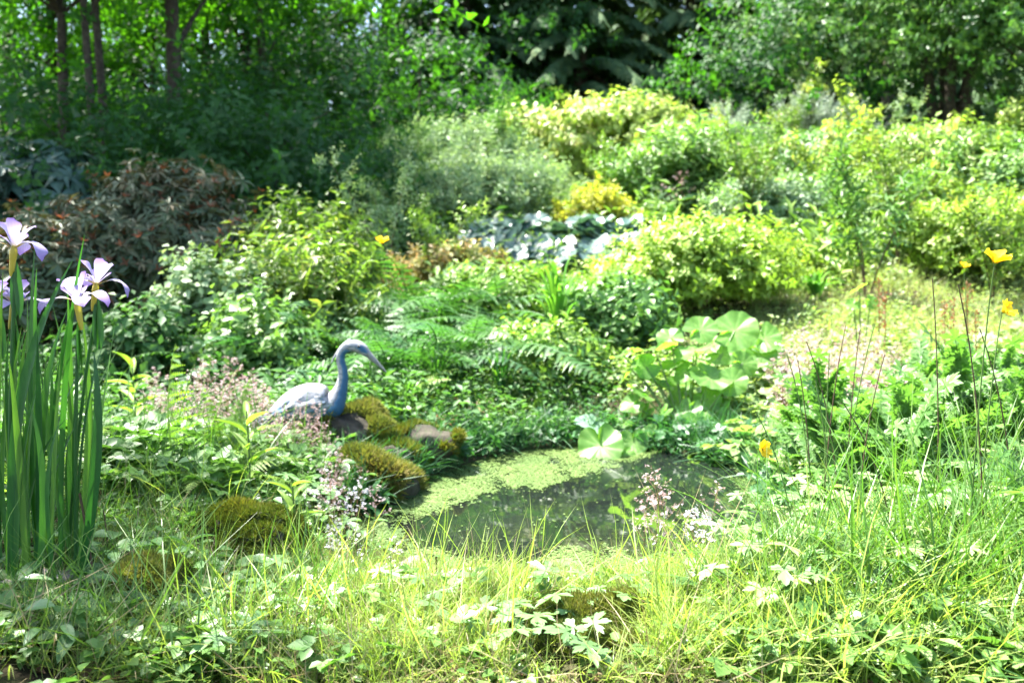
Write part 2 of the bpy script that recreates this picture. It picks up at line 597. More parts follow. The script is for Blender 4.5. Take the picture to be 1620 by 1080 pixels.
def leaf2(w=.4, fold=.10, droop=.12, mid=.45):
    """the cheapest leaf: two halves folded along the midrib"""
    return Geo().add([(0, 0, 0), (-w / 2, mid, fold), (w / 2, mid, fold), (0, 1, -droop)], [(0, 3, 1), (0, 2, 3)])


def leafr(w=.4, fold=.10, droop=.12):
    """a rounder four-triangle leaf"""
    return Geo().add([(0, 0, 0), (-w * .42, .26, fold * .8), (-w * .42, .64, fold * .7), (0, 1, -droop), (w * .42, .64, fold * .7), (w * .42, .26, fold * .8)],
                     None, [(0, 3, 2, 1), (0, 5, 4, 3)])


def leaf_hi(w=.4, fold=.12, droop=.2, seg=6, tooth=0.0, pw=.8):
    """a finer leaf: midrib, two folded halves, toothed edge"""
    V, Q, T = [], [], []
    for i in range(seg + 1):
        t = i / seg
        hw = w / 2 * math.sin(math.pi * t ** pw) ** .8 if 0 < t < 1 else 0.0
        hw *= 1 + tooth * (1 if i % 2 else -1)
        z = -droop * t * t
        V += [(-hw, t, z + fold * hw / w * 2), (0, t, z), (hw, t, z + fold * hw / w * 2)]
    for i in range(seg):
        a = i * 3
        Q += [(a, a + 1, a + 4, a + 3), (a + 1, a + 2, a + 5, a + 4)]
    return Geo().add(V, None, Q)


def rot_leaf(az, el, tw=0.0):
    """matrix taking +Y to a direction at azimuth az, elevation el, keeping the face upwards"""
    return np.array((Matrix.Rotation(az, 3, 'Z') @ Matrix.Rotation(el, 3, 'X') @ Matrix.Rotation(tw, 3, 'Y')))


def sprig(nl, ll, leaf, tw=1.0, el=(.1, .7), mode='alt', r=None, tip=None, thick=.012, tipm=1):
    """a twig up +Z carrying leaves; tip: leaves of a second material at the end"""
    r = r or rng
    g = Geo()
    bend = r.uniform(-.15, .15, 2)
    pts = np.array([(bend[0] * t * t * tw, bend[1] * t * t * tw, t * tw) for t in np.linspace(0, 1, 3)])
    g.add([(-thick, 0, 0), (thick, 0, 0), pts[1] + (0, thick, 0), pts[2]], [(0, 1, 2), (1, 3, 2)], None, .3)
    for i in range(nl):
        t = (i + 1) / nl if mode == 'alt' else (.86 + .14 * i / nl)
        az = i * 2.4 + r.uniform(-.4, .4) if mode == 'alt' else i / nl * 6.283 + r.uniform(-.2, .2)
        e = r.uniform(*el)
        s = ll * r.uniform(.7, 1.15) * (1.0 if mode != 'alt' else (1.1 - .35 * t))
        p = np.array([bend[0] * t * t * tw, bend[1] * t * t * tw, t * tw])
        g.put(leaf, [p], [rot_leaf(az, e, r.uniform(-.5, .5))], s, r.uniform(0, 1))
    if tip is not None:
        k0 = len(g.MT)
        for i in range(tip):
            g.put(leaf, [pts[-1]], [rot_leaf(i / tip * 6.283, r.uniform(.6, 1.2))], ll * .55, .9)
        for k in range(k0, len(g.MT)):
            g.MT[k] = np.full(len(g.MT[k]), tipm, np.int32)
    return g


# ------------------------------------------------------------------ shrubs
def crown(geo, tpls, n, rad, cen=(0, 0, 0), seed=0, size=1.0, lump=.28, lf=1.6, inner=.45, up=.35, flat=1.0, gap=-.2, low=-.45, size_var=.55, billow=.66, nb=None, shoots=.26):
    """sprigs in uneven billows over a lumpy ellipsoid, with gaps between them and loose shoots beyond"""
    r = np.random.default_rng(seed)
    nz = SinNoise(seed + 100)
    size = size * 1.6
    n = int(n * .62)
    rad = np.asarray(rad, float)

    def emit(pos, zd, sz):
        k = r.integers(0, len(tpls), len(pos))
        for i, t in enumerate(tpls):
            s = k == i
            geo.put(t, pos[s], frames(zd[s], r=r), sz[s], np.clip(r.normal(.5, .22, s.sum()) + .3 * nz(pos[s] + 9, 1.2), 0, 1))
    # the body
    m = int(n * (1 - billow))
    d = nrm(r.normal(size=(m * 4 + 8, 3)))
    d = d[d[:, 2] > low]
    rr = (inner + (1 - inner) * r.random(len(d)) ** .6) * (1 + .10 * r.normal(size=len(d)))
    p = d * (rr * (1 + lump * nz(d, lf)))[:, None] * .92
    keep = nz(p + 3.1, 3.2) > gap
    p, d = p[keep][:m], d[keep][:m]
    emit(p * rad + np.asarray(cen), nrm(d * np.array([1, 1, flat]) + np.array([0, 0, up]) + r.normal(size=d.shape) * .4), size * r.uniform(1 - size_var, 1 + size_var, len(p)))
    # the billows: small domes of foliage that catch the light on top
    nb = nb or int(np.clip(10 + 9 * rad[0], 12, 30))
    bd = nrm(r.normal(size=(nb * 4, 3)) + np.array([0, -.25, .25]))
    bd = bd[bd[:, 2] > low * .8][:nb]
    per = max(8, int(n * billow / len(bd)))
    for c in bd:
        br = r.uniform(.22, .46)
        q = nrm(r.normal(size=(per, 3)) + np.array([0, 0, .35]) + c * .5)
        pos = c * r.uniform(.62, 1.02) * (1 + lump * float(nz(c[None], lf)[0])) + q * (br * r.random(per) ** .4 * (1 + .18 * r.normal(size=per)))[:, None] * np.array([1, 1, .8])
        emit(pos * rad + np.asarray(cen), nrm(q * np.array([1, 1, flat]) + c * .4 + np.array([0, 0, up]) + r.normal(size=q.shape) * .4), size * r.uniform(1 - size_var, 1 + size_var, per))
    # loose shoots sticking out of the outline
    k = max(4, int(n * shoots / 5))
    d = nrm(r.normal(size=(k, 3)) + np.array([0, 0, .6]))
    d = d[d[:, 2] > -.1]
    for c in d:
        L = r.uniform(.12, .55) * min(1.0, .55 / max(rad[0], .3))
        t = np.linspace(0, 1, 6)[:, None]
        pos = c * (.95 + L * t) + np.array([0, 0, 1]) * L * .4 * t * t
        emit(pos * rad + np.asarray(cen), nrm(np.repeat((c + np.array([0, 0, .6]))[None], 6, 0) + r.normal(size=(6, 3)) * .35), size * r.uniform(.7, 1.1, 6))
    return geo


def stems(root, rad, base_h, seed, k=4, mat='stem_brown', r0=.02, name='stem'):
    r = np.random.default_rng(seed + 5)
    for i in range(k):
        a = i / k * 6.283 + r.uniform(-.5, .5)
        e = np.array([math.cos(a) * rad[0] * .62, math.sin(a) * rad[1] * .62, base_h + rad[2] * r.uniform(.25, .55)])
        m = np.array([e[0] * .35, e[1] * .35, e[2] * .6])
        g = Geo()
        b = bez((math.cos(a) * r0, math.sin(a) * r0, -.06), m, e, 8)
        tube(g, b, np.linspace(r0, r0 * .3, 8), 6)
        for j in range(3):
            q = b[3 + j]
            tube(g, bez(q, q + (e - q) * .5 + r.normal(size=3) * .1 * rad[2], q + (e - q) * 1.0 + r.normal(size=3) * .35 * np.asarray(rad), 5), np.linspace(r0 * .45, r0 * .12, 5), 4)
        ob(name, g.mesh(name, M[mat], True), root)


def species():
    S = {}
    r = np.random.default_rng(3)
    sm, nar, wide = leaf2(.5, .1, .1), leaf2(.26, .06, .18), leaf2(.62, .08, .1)
    S['azalea'] = ([sprig(9, .034, sm, .07, (.0, .7), r=r, thick=.002) for _ in range(4)], 'azalea', 'stem_brown')
    S['maple'] = ([sprig(8, .055, leaf2(.75, .06, .15), .13, (-.25, .35), r=r, thick=.003) for _ in range(4)], 'maple', 'stem_brown')
    S['pale'] = ([sprig(12, .05, nar, .16, (.1, .9), r=r, thick=.003) for _ in range(4)], 'pale', 'stem_brown')
    S['dense'] = ([sprig(10, .042, sm, .11, (.0, .8), r=r, thick=.003) for _ in range(4)], 'dense', 'stem_brown')
    S['silver'] = ([sprig(14, .045, leaf2(.2, .05, .1), .16, (.4, 1.1), r=r, thick=.003) for _ in range(3)], 'silver', 'stem_brown')
    S['rhodo_brown'] = ([sprig(9, .085, leaf2(.3, .05, .25), .10, (-.5, .35), 'whorl', r=r, tip=t, thick=.004) for t in (None, None, None, 4)], ('rhodo_brown', 'rust'), 'stem_brown')
    S['rhodo_blue'] = ([sprig(10, .19, leaf4(.28, .05, .35), .12, (-.35, .3), 'whorl', r=r, thick=.006) for _ in range(3)], 'rhodo_blue', 'stem_brown')
    S['laurel'] = ([sprig(9, .085, leaf2(.42, .08, .15), .2, (-.2, .6), r=r, thick=.004) for _ in range(4)], 'laurel', 'bark')
    S['yellowgreen'] = ([sprig(14, .045, leaf2(.4, .1, .2), .24, (.1, .8), r=r, thick=.003) for _ in range(4)], 'yellowgreen', 'stem_brown')
    S['pinktip'] = ([sprig(9, .04, sm, .08, (.2, .9), r=r, thick=.002) for _ in range(4)], 'pinktip', 'stem_brown')
    S['goldbush'] = ([sprig(9, .035, sm, .07, (.1, .8), r=r, thick=.002) for _ in range(3)], 'goldbush', 'stem_brown')
    S['arching'] = ([sprig(12, .075, nar, .2, (.2, .8), r=r, thick=.003) for _ in range(4)], 'dense', 'stem_brown')
    S['herbmix'] = ([sprig(8, .037, wide, .10, (-.1, .6), r=r, thick=.003) for _ in range(4)], 'herb', 'stem_green')
    return S


SP = species()


def mats_of(key):
    m = SP[key][1]
    return [M[x] for x in (m if isinstance(m, tuple) else (m,))]


def shrub(name, label, sp, pxl, pxr, pytop, Y, n, seed, depth=.8, size=1.0, cat='shrub', group=None, pybot=None, nst=4, matkey=None, **kw):
    """a shrub that spans pxl..pxr and reaches up to pytop at distance Y, rooted in the ground there"""
    cx = (pxl + pxr) / 2
    c = P(cx, pytop, Y)
    z0 = TZ(c.x, Y)
    h = max(.15, c.z - z0)
    w = (pxr - pxl) / FPX * Y / 2
    root = thing(name, label, cat, (c.x, Y, z0), 0, group)
    zb = 0.0 if pybot is None else max(0.0, P(cx, pybot, Y).z - z0)
    rad = np.array([w * .95, w * depth, (h - zb) * .50])
    cen = (0, 0, zb + (h - zb) * .40)
    stems(root, rad, cen[2] - rad[2] * .3, seed, nst, SP[sp][2], max(.007, .018 * h))
    g = crown(Geo(), SP[sp][0], n, rad, cen, seed, size, **kw)
    ob('foliage', g.mesh('foliage', mats_of(sp) if matkey is None else [M[matkey]]), root, kind='stuff')
    return root


# sunny bank, far to near -------------------------------------------------------
shrub('spreading_maple_bush', 'spreading lime-green bush with pinkish shoot tips crowning the sunny bank', 'maple', 832, 1122, 166, 11.5, 2900, 11, up=.25, flat=.6, lump=.2, low=-.5, gap=-.25)
shrub('feathery_pale_shrub', 'broad pale grey-green feathery shrub left of the lime bush', 'pale', 575, 880, 222, 10.8, 3200, 12, lump=.22, gap=-.3, low=-.3)
shrub('feathery_pale_shrub', 'lower pale shrub spilling down the bank above the blue leaves', 'pale', 610, 905, 280, 9.4, 2600, 13, lump=.25, gap=-.25, low=-.3)
shrub('dark_feathery_shrub', 'dark blue-green feathery shrub at the shady edge of the pale shrubs', 'pale', 490, 655, 262, 10.0, 1500, 14, matkey='fern_dark', gap=-.3)
shrub('dense_green_shrub', 'mid-green twiggy shrub under the right of the lime bush', 'arching', 990, 1190, 245, 9.4, 1500, 15, matkey='dense_deep', gap=-.22, up=.7)
shrub('dense_green_shrub', 'long low green shrub below the multi-stemmed tree', 'dense', 1180, 1440, 222, 9.8, 2900, 16, matkey='dense_deep', lump=.22, gap=-.22)
shrub('dense_green_shrub', 'green shrub rounded over the bank right of the long low shrub', 'dense', 1370, 1600, 232, 9.2, 2600, 17, size=1.25, lump=.22, gap=-.22)
shrub('dense_green_shrub', 'green shrub running out of the garden below the dark tree hollow', 'dense', 1520, 1740, 255, 8.6, 2000, 18, matkey='dense_deep', size=1.2, lump=.2, gap=-.22)
shrub('silver_shrub', 'silvery grey-leaved shrub in front of the flowering tree', 'silver', 1225, 1350, 172, 11.2, 900, 19, up=.8, lump=.2)
shrub('silver_shrub', 'slim silver-grey spire of leaves beside the lime bush', 'silver', 1128, 1182, 182, 11.0, 220, 20, up=1.2, lump=.15, nst=2)
shrub('gold_shrub', 'small golden-orange shrub just behind the blue leaves', 'goldbush', 893, 985, 308, 8.5, 650, 21, lump=.15)
shrub('lime_azalea', 'rounded lime-yellow azalea behind the big round leaves', 'azalea', 965, 1240, 372, 6.1, 3300, 22, lump=.18, gap=-.35, low=-.55)
shrub('lime_shrub', 'lemon-green small-leaved shrub behind the tall yellow poppies', 'azalea', 1470, 1680, 332, 6.6, 2300, 23, lump=.18, gap=-.22)
shrub('pink_tipped_azalea', 'azalea with peach-pink new shoots beside the blue leaves', 'pinktip', 640, 790, 408, 6.3, 1300, 24, lump=.2, gap=-.22)
shrub('green_shrub', 'fresh green leafy shrub on the slope below the blue leaves', 'dense', 700, 870, 455, 5.8, 1500, 25, lump=.25, gap=-.25)
shrub('green_shrub', 'bright green leafy bush between the strap leaves and the round leaves', 'dense', 905, 1030, 480, 5.2, 1200, 26, matkey='dense_deep', lump=.22, gap=-.25)
shrub('green_shrub', 'green bush with small leaves at the back of the pond', 'dense', 800, 930, 560, 4.65, 800, 27, lump=.25, gap=-.22, size=.8)
shrub('green_shrub', 'dim green bush between the shaded slope and the feathery shrub', 'herbmix', 540, 720, 330, 8.4, 1200, 28, gap=-.25)
shrub('green_shrub', 'leafy shrub on the slope right of the azalea', 'dense', 1130, 1330, 300, 8.0, 1900, 29, matkey='dense_blue', size=.85, lump=.25, gap=-.22)
shrub('green_shrub', 'leafy shrub at the top of the pale grass slope', 'dense', 1280, 1490, 296, 8.0, 2000, 30, lump=.25, gap=-.22)

r_ = np.random.default_rng(91)
for i in range(34):
    px_, Y_ = r_.uniform(600, 1640), r_.uniform(5.6, 11.5)
    x_ = (px_ - 810) / FPX * Y_
    if 700 < px_ < 1040 and Y_ < 8.5:
        continue
    key = ['dense', 'pale', 'arching', 'maple', 'yellowgreen'][i % 5]
    hh = r_.uniform(.55, 1.15) * (.7 + .05 * Y_)
    rt = thing('young_shoot', 'tall loose leafy shoot rising between the shrubs of the bank', 'shoot', (x_, Y_, TZ(x_, Y_)), 0, 'leafy shoots between the shrubs of the bank')
    sg, fg = Geo(), Geo()
    for k in range(int(r_.integers(2, 5))):
        tp = np.array([r_.normal() * .22, r_.normal() * .22, hh * r_.uniform(.75, 1.1)])
        bz = bez((0, 0, -.03), (tp[0] * .2, tp[1] * .2, hh * .6), tp, 14)
        tube(sg, bz, np.linspace(.008, .002, 14), 4)
        q = bz[5:]
        fg.put(SP[key][0][k % len(SP[key][0])], np.repeat(q, 3, 0), frames(nrm(r_.normal(size=(len(q) * 3, 3)) * .9 + np.array([0, 0, .7])), r=r_), r_.uniform(.7, 1.5, len(q) * 3))
    ob('stem', sg.mesh('stem', M['stem_brown'], True), rt)
    ob('foliage', fg.mesh('foliage', M[['dense', 'pale', 'dense_deep', 'maple', 'yellowgreen'][i % 5]]), rt, kind='stuff')

# shaded left ---------------------------------------------------------------------
shrub('brown_rhododendron', 'rhododendron with dull leaves and rusty new shoots in the shade', 'rhodo_brown', 95, 395, 285, 6.2, 2600, 31, size=.62, lump=.32, gap=-.3, low=-.6)
shrub('brown_rhododendron', 'rusty-leaved rhododendron behind the lilac irises', 'rhodo_brown', -60, 170, 362, 5.4, 1500, 32, size=.62, lump=.3, gap=-.3)
shrub('blue_rhododendron', 'dark rhododendron with long blue-green leaves above the rusty one', 'rhodo_blue', -30, 190, 246, 8.2, 620, 33, size=.6, lump=.25, gap=-.3)
shrub('yellow_green_shrub', 'upright yellow-green shrub right of the rusty rhododendron', 'yellowgreen', 425, 545, 388, 6.3, 480, 34, up=.9, lump=.25, gap=-.3)
shrub('blue_green_shrub', 'soft blue-green shrub in front of the rusty rhododendron', 'herbmix', 285, 420, 430, 5.0, 800, 35, matkey='pale', lump=.25)
shrub('yellow_green_shrub', 'low olive-green shrub behind the heron among ferns', 'yellowgreen', 410, 550, 455, 5.3, 520, 36, up=.7, lump=.25, gap=-.35)
shrub('leafy_shrub', 'leafy green shrub at the foot of the ferns behind the heron', 'herbmix', 330, 480, 500, 4.6, 600, 37, lump=.25)
shrub('leafy_shrub', 'small leafy shrub under the rusty rhododendron', 'herbmix', 150, 300, 520, 4.5, 500, 38, lump=.25, matkey='herb_dark')


# ------------------------------------------------------------------ trees
def tree_mesh(kind, seed, Rx, Rz, n, leafsize, tpls, cluster=34):
    """foliage in layered clumps: returns clump centres (for limbs) and geometry; centred on the crown"""
    r = np.random.default_rng(seed)
    nc = max(6, n // cluster)
    d = nrm(r.normal(size=(nc, 3)))
    rr = r.random(nc) ** .45
    cen = d * rr[:, None] * np.array([Rx, Rx, Rz])
    g = Geo()
    cs = Rx * .30
    for c in cen:
        m = int(cluster * r.uniform(.6, 1.4))
        q = r.normal(size=(m, 3)) * np.array([cs, cs, cs * .30]) * r.uniform(.55, 1.15)
        q[:, 2] -= .25 * (q[:, 0] ** 2 + q[:, 1] ** 2) / cs
        zd = nrm(q * np.array([1, 1, .5]) + r.normal(size=q.shape) * .3 * cs + nrm(c + 1e-6) * cs * .8 + np.array([0, 0, cs * .5]))
        k = r.integers(0, len(tpls))
        g.put(tpls[k], q + c, frames(zd, r=r), leafsize * r.uniform(.7, 1.3, m), np.clip(r.normal(.5, .25, m), 0, 1))
    return cen, g


def tree(name, label, px, Y, H, Rx, mat, sh, leafm, trunk_r=.12, zc=None, group=None, lean=0.0, cat='tree', rz=0.0, barkm='bark', px_z=None, ntr=1, upper=0.0):
    """trunk with limbs reaching into a shared crown mesh"""
    x = (px - 810) / FPX * Y
    z0 = TZ(x, Y)
    cen, me, Rz = sh
    root = thing(name, label, cat, (x, Y, z0), rz, group)
    zc = zc if zc is not None else H - Rz
    r = np.random.default_rng(int(abs(px) * 13 + Y * 7))
    for k in range(ntr):
        g = Geo()
        sp = 0 if ntr == 1 else 1
        a = k / ntr * 6.283 + .4
        top = np.array([lean + sp * math.cos(a) * Rx * .5, sp * math.sin(a) * Rx * .4, H * .93])
        mid = np.array([top[0] * .3 + r.uniform(-.1, .1), top[1] * .3 + r.uniform(-.1, .1), H * .5])
        b = bez((sp * .08 * math.cos(a), sp * .08 * math.sin(a), -.2), mid, top, 14)
        tr = trunk_r * (1 if ntr == 1 else .55)
        rad = tr * (1 - .8 * np.linspace(0, 1, 14)) * (1 + .5 * np.exp(-np.linspace(0, 1, 14) * 12))
        tube(g, b, rad, 9)
        for i in range(min(16 // ntr + 2, len(cen))):
            c = cen[(i * 3 + k) % len(cen)] + np.array([0, 0, zc])
            zt = max(.2 * H, c[2] - np.hypot(c[0], c[1]) * r.uniform(.4, .8))
            j = int(np.clip(np.argmin(abs(b[:, 2] - zt)), 2, 12))
            q = b[j]
            m2 = q + (c - q) * .5 + np.array([0, 0, .12 * np.linalg.norm(c - q)])
            tube(g, bez(q, m2, c, 7), np.linspace(rad[j] * .5, .008, 7), 5)
        ob('trunk', g.mesh('trunk', M[barkm], True), root)
    cr = ob('crown', me, root, Matrix.Translation((lean * .6, 0, zc)), kind='stuff')
    if upper:                                        # the same crown goes on above the picture
        ob('crown', me, root, Matrix.Translation((lean, 0, zc + upper)) @ Matrix.Rotation(2.0, 4, 'Z'), kind='stuff')
    return root


rr_ = np.random.default_rng(5)
bl = [sprig(9, .10, leaf2(.5, .07, .12), .34, (-.2, .5), r=rr_, thick=.004) for _ in range(4)]
sl = [sprig(9, .085, leaf2(.55, .07, .12), .26, (-.2, .5), r=rr_, thick=.004) for _ in range(4)]


def needle_spray(r):
    g = Geo()
    g.add([(-.006, 0, 0), (.006, 0, 0), (0, .5, -.06)], [(0, 1, 2)], None, .2)
    for i in range(6):
        t = (i + 1) / 7
        for s in (-1, 1):
            L = .22 * (1.05 - t) + .04
            a = R(52)
            p = np.array([0, t * .5, -.06 * t * t])
            e = p + np.array([s * math.sin(a) * L, math.cos(a) * L, -.035])
            w = .026
            g.add([p + (0, -w, 0), p + (0, w, 0), e, (p + e) / 2 + np.array([s * -.01, .034, 0]), (p + e) / 2 + np.array([s * .01, -.034, 0])],
                  [(0, 4, 3), (0, 3, 1), (4, 2, 3)], None, r.random())
    V = g.arr()
    Rm = np.array(Matrix.Rotation(R(75), 3, 'X'))                # lay it along +Z so that frames() can aim it
    g2 = Geo()
    g2.put(V, [(0, 0, 0)], [Rm], 1.0, .5)
    return g2


ns = [needle_spray(rr_) for _ in range(3)]


def conifer_mesh(seed, H, Rb, tiers, mat):
    r = np.random.default_rng(seed)
    g = Geo()
    cen = []
    for i in range(tiers):
        t = i / tiers
        z = H * (.06 + .92 * t)
        Rr = Rb * (1 - t) ** .8 + .15
        nb = max(4, int(9 * (1 - t)) + 3)
        for j in range(nb):
            a = j / nb * 6.283 + r.uniform(-.4, .4) + i * .7
            L = Rr * r.uniform(.7, 1.15)
            q = np.linspace(.15, 1, max(5, int(L / .13)))
            bx = np.stack([np.cos(a) * L * q, np.sin(a) * L * q, z + .1 * L * q - .42 * L * q * q], 1)
            cen.append(bx[-1] - np.array([0, 0, 0]))
            for s in (-1, 0, 1):
                az = a + s * r.uniform(.6, 1.0)
                zd = np.stack([np.cos(az) * np.ones(len(q)), np.sin(az) * np.ones(len(q)), -.25 - .35 * q + r.normal(size=len(q)) * .12], 1)
                F = frames(zd, np.zeros(len(q)), r=r)
                k = r.integers(0, 3)
                # keep each spray's flat face up
                x = nrm(np.cross(zd, [0, 0, 1]))
                z_ = nrm(zd)
                y_ = np.cross(z_, x)
                g.put(ns[k], bx, np.stack([x, y_, z_], -1), r.uniform(.45, .8, len(q)), np.clip(r.normal(.45, .25, len(q)), 0, 1))
    return np.array(cen), g


SH = {}
for key, mat, seed, Rx, Rz, n, sz, tp in [('b1', 'beech', 41, 2.3, 2.6, 850, 1.25, bl), ('b2', 'beech', 42, 2.0, 2.3, 720, 1.25, bl), ('l1', 'laurel', 43, 1.5, 1.7, 900, 1.15, bl),
                                         ('l2', 'laurel', 44, 1.7, 1.4, 900, 1.2, bl), ('r1', 'tree_green', 45, 2.0, 1.5, 2600, 1.05, sl), ('f1', 'dense_blue', 46, 1.3, 1.5, 1500, .8, sl)]:
    cen_, g_ = tree_mesh(key, seed, Rx, Rz, n, sz, tp)
    SH[key] = (cen_, g_.mesh('crown', M[mat]), Rz)
cen_, g_ = conifer_mesh(47, 9.0, 2.3, 17, 'conifer')
SH['c1'] = (cen_[:1], g_.mesh('crown', M['conifer']), 0.0)
cen_, g_ = conifer_mesh(48, 8.0, 2.0, 15, 'conifer')
SH['c2'] = (cen_[:1], g_.mesh('crown', M['conifer']), 0.0)

GW = 'broadleaf trees of the shady wood'
for i, (px, Y, H, key, tr, zc, lean) in enumerate([(112, 10.4, 8.0, 'b1', .075, 5.3, .25), (165, 10.0, 7.5, 'b2', .06, 5.2, -.3), (186, 10.2, 8, 'b2', .065, 5.6, .5), (287, 10.8, 8.5, 'b1', .12, 5.6, .1), (-40, 10.5, 8.0, 'b1', .12, 5.0, .2),
                                                 (395, 15.0, 8.0, 'b2', .10, 4.2, .2), (505, 17.5, 8.5, 'b1', .14, 4.8, 0.0), (612, 19.0, 9, 'b2', .11, 6.4, 0.0), (640, 20, 9, 'b1', .09, 5.2, .1), (664, 19.5, 9, 'b2', .10, 6.8, -.1),
                                                 (40, 17.5, 9.0, 'b2', .13, 4.4, 0), (230, 18.0, 10, 'b1', .15, 4.6, 0), (440, 19.0, 10, 'b1', .15, 4.8, 0), (760, 19, 10, 'b2', .15, 5.6, 0), (100, 14.5, 8, 'b2', .1, 4.0, .2), (340, 14.5, 8.5, 'b1', .10, 4.4, 0), (-20, 15, 8, 'b1', .12, 4.4, 0), (430, 13.5, 8, 'b2', .08, 4.6, .2), (255, 15.5, 8, 'b2', .07, 3.8, .2),
                                                 (150, 24, 11, 'b1', .15, 6.5, 0), (320, 25, 11, 'b2', .15, 7.2, 0), (500, 24, 11, 'b1', .15, 7.0, 0), (620, 26, 12, 'b1', .15, 8, 0), (0, 23, 11, 'b1', .15, 6.5, 0), (720, 25, 12, 'b1', .15, 7, 0), (560, 21, 10, 'b2', .12, 5.0, 0)]):
    FRONT = {112: 'slim tree standing alone left of the paired trunks in the wood', 165: 'thinner trunk of the close pair of wood trees', 186: 'outward-leaning trunk of the close pair of wood trees', 287: 'thick dark trunk right of the paired trunks at the wood edge', -40: 'stout wood tree behind the blue-leaved rhododendron'}
    tree('broadleaf_tree', FRONT.get(px, 'slender-trunked broadleaf tree deep in the shady wood'), px, Y, H, 2.2, 'beech', SH[key], None, tr, zc, None if px in FRONT else GW, lean, rz=i * 1.3, upper=2.6 if px < 170 and Y < 12 else 0)
GL = 'dark evergreen bushes under the wood'
for i, (px, Y, H, key, zc) in enumerate([(-60, 11.2, 2.0, 'l2', .7), (60, 11.8, 2.3, 'l1', .7), (210, 12.2, 2.2, 'l2', .6), (340, 11.8, 2.2, 'l1', .6), (440, 12.2, 2.6, 'l2', .9), (560, 12.6, 2.9, 'l1', 1.0),
                                         (670, 13.6, 3.2, 'l2', 1.2), (120, 16.5, 3.0, 'l1', 1.0), (260, 17.5, 3.0, 'l2', 1.2), (430, 17.5, 3.4, 'l1', 1.2), (560, 17.5, 4.0, 'l2', 1.6), (740, 16.5, 4.0, 'l1', 2.0), (860, 17.5, 4.2, 'l2', 2.0),
                                         (270, 9.3, 1.6, 'l2', .4), (440, 9.4, 1.6, 'l1', .3), (120, 9.2, 1.4, 'l1', .2), (20, 21, 4, 'l2', 2), (200, 23, 4, 'l1', 2), (360, 22, 4, 'l2', 2), (520, 23, 4, 'l1', 2), (680, 23, 4, 'l2', 2)]):
    EB = {(270, 9.3): 'low dark evergreen bush directly behind the rusty rhododendron', (440, 9.4): 'dark evergreen bush behind the upright yellow-green shrub', (120, 9.2): 'low dark evergreen bush beside the blue-green rhododendron', (560, 12.6): 'dark evergreen bush at the shady end of the pale feathery shrub', (670, 13.6): 'dark evergreen bush rising behind the pale feathery shrub'}
    tree('evergreen_bush', EB.get((px, Y), 'dark glossy evergreen bush beneath the trees of the wood'), px, Y, H, 1.5, 'laurel', SH[key], None, .05, zc, None if (px, Y) in EB else GL, 0, 'bush', i * .9)
GC = 'conifers behind the sunny bank'
for i, (px, Y, key) in enumerate([(915, 17.0, 'c1'), (1080, 17.5, 'c2'), (740, 17.0, 'c2'), (1190, 19.0, 'c1'), (1010, 20.5, 'c1'), (830, 20.0, 'c2'), (1320, 18.0, 'c2'), (1450, 20, 'c1'), (1580, 19, 'c2'), (960, 24, 'c1'), (1130, 25, 'c1'), (1260, 23, 'c1'), (1390, 24, 'c2'), (1520, 24, 'c1'), (1660, 22, 'c1'), (860, 26, 'c1')]):
    CB = {(915, 17.0): 'dark drooping conifer straight behind the lime bush', (1080, 17.5): 'conifer behind the slim silver spire', (740, 17.0): 'conifer behind the pale feathery shrub', (1320, 18.0): 'conifer behind the pale open small tree', (1580, 19): 'conifer behind the multi-stemmed tree'}
    tree('conifer_tree', CB.get((px, Y), 'dark conifer with drooping sprays far behind the sunny bank'), px, Y, 9.0 if key == 'c1' else 8.0, 2, 'conifer', SH[key], None, .16, 0.0, None if (px, Y) in CB else GC, 0, 'conifer', i * 1.7)
tree('multi_stemmed_tree', 'multi-stemmed leafy tree with a dark hollow beneath it on the right', 1490, 11.6, 4.4, 2.0, 'dense', SH['r1'], None, .16, 3.15, ntr=5)
tree('multi_stemmed_tree', 'leafy tree leaning in beside the multi-stemmed one at the garden edge', 1665, 10.4, 4.0, 2.0, 'dense', SH['r1'], None, .13, 2.9, ntr=3, rz=2.0)
tree('flowering_tree', 'light open small tree with pale and pinkish leaves left of the multi-stemmed tree', 1290, 12.6, 3.6, 1.4, 'maple', SH['f1'], None, .07, 2.3, ntr=3)
tree('evergreen_bush', 'dark bush under the pale open small tree', 1215, 13.0, 2.2, 1.5, 'laurel', SH['l1'], None, .05, .9, cat='bush')
tree('broadleaf_tree', 'broadleaf tree rising at the far right behind the multi-stemmed tree', 1640, 15, 8, 2.2, 'beech', SH['b2'], None, .12, 4.4)
tree('broadleaf_tree', 'broadleaf tree behind the pale open small tree', 1390, 16, 8, 2.2, 'beech', SH['b1'], None, .12, 5.0, rz=2)
# the tree beyond the picture's left edge whose branches shade the irises; a second tree out of view is added to shade the rhododendron slope
for x_, y_, zc_, sc_, lab_ in [(-3.75, 3.05, 5.3, .72, 'tree at the garden edge whose branches shade the irises'), (-5.0, 7.1, 6.3, .62, 'unseen tree added beyond the left edge to shade the rusty rhododendrons')]:
    sh_ = thing('broadleaf_tree', lab_, 'tree', (x_, y_, TZ(x_, y_)))
    g_ = Geo()
    tube(g_, bez((0, 0, -.2), (.1, 0, 3), (.4, 0, zc_ + 1.3), 12), np.linspace(.17, .04, 12), 9)
    for c in SH['b2'][0][:14] * sc_:
        q = np.array([.2, 0, 3.4])
        tube(g_, bez(q, (q + c + (0, 0, zc_ - .1)) / 2 + (0, 0, .4), c + (0, 0, zc_), 7), np.linspace(.06, .01, 7), 5)
    ob('trunk', g_.mesh('trunk', M['bark'], True), sh_)
    ob('crown', SH['b2'][1], sh_, Matrix.Translation((0, 0, zc_)) @ Matrix.Scale(sc_, 4), kind='stuff')


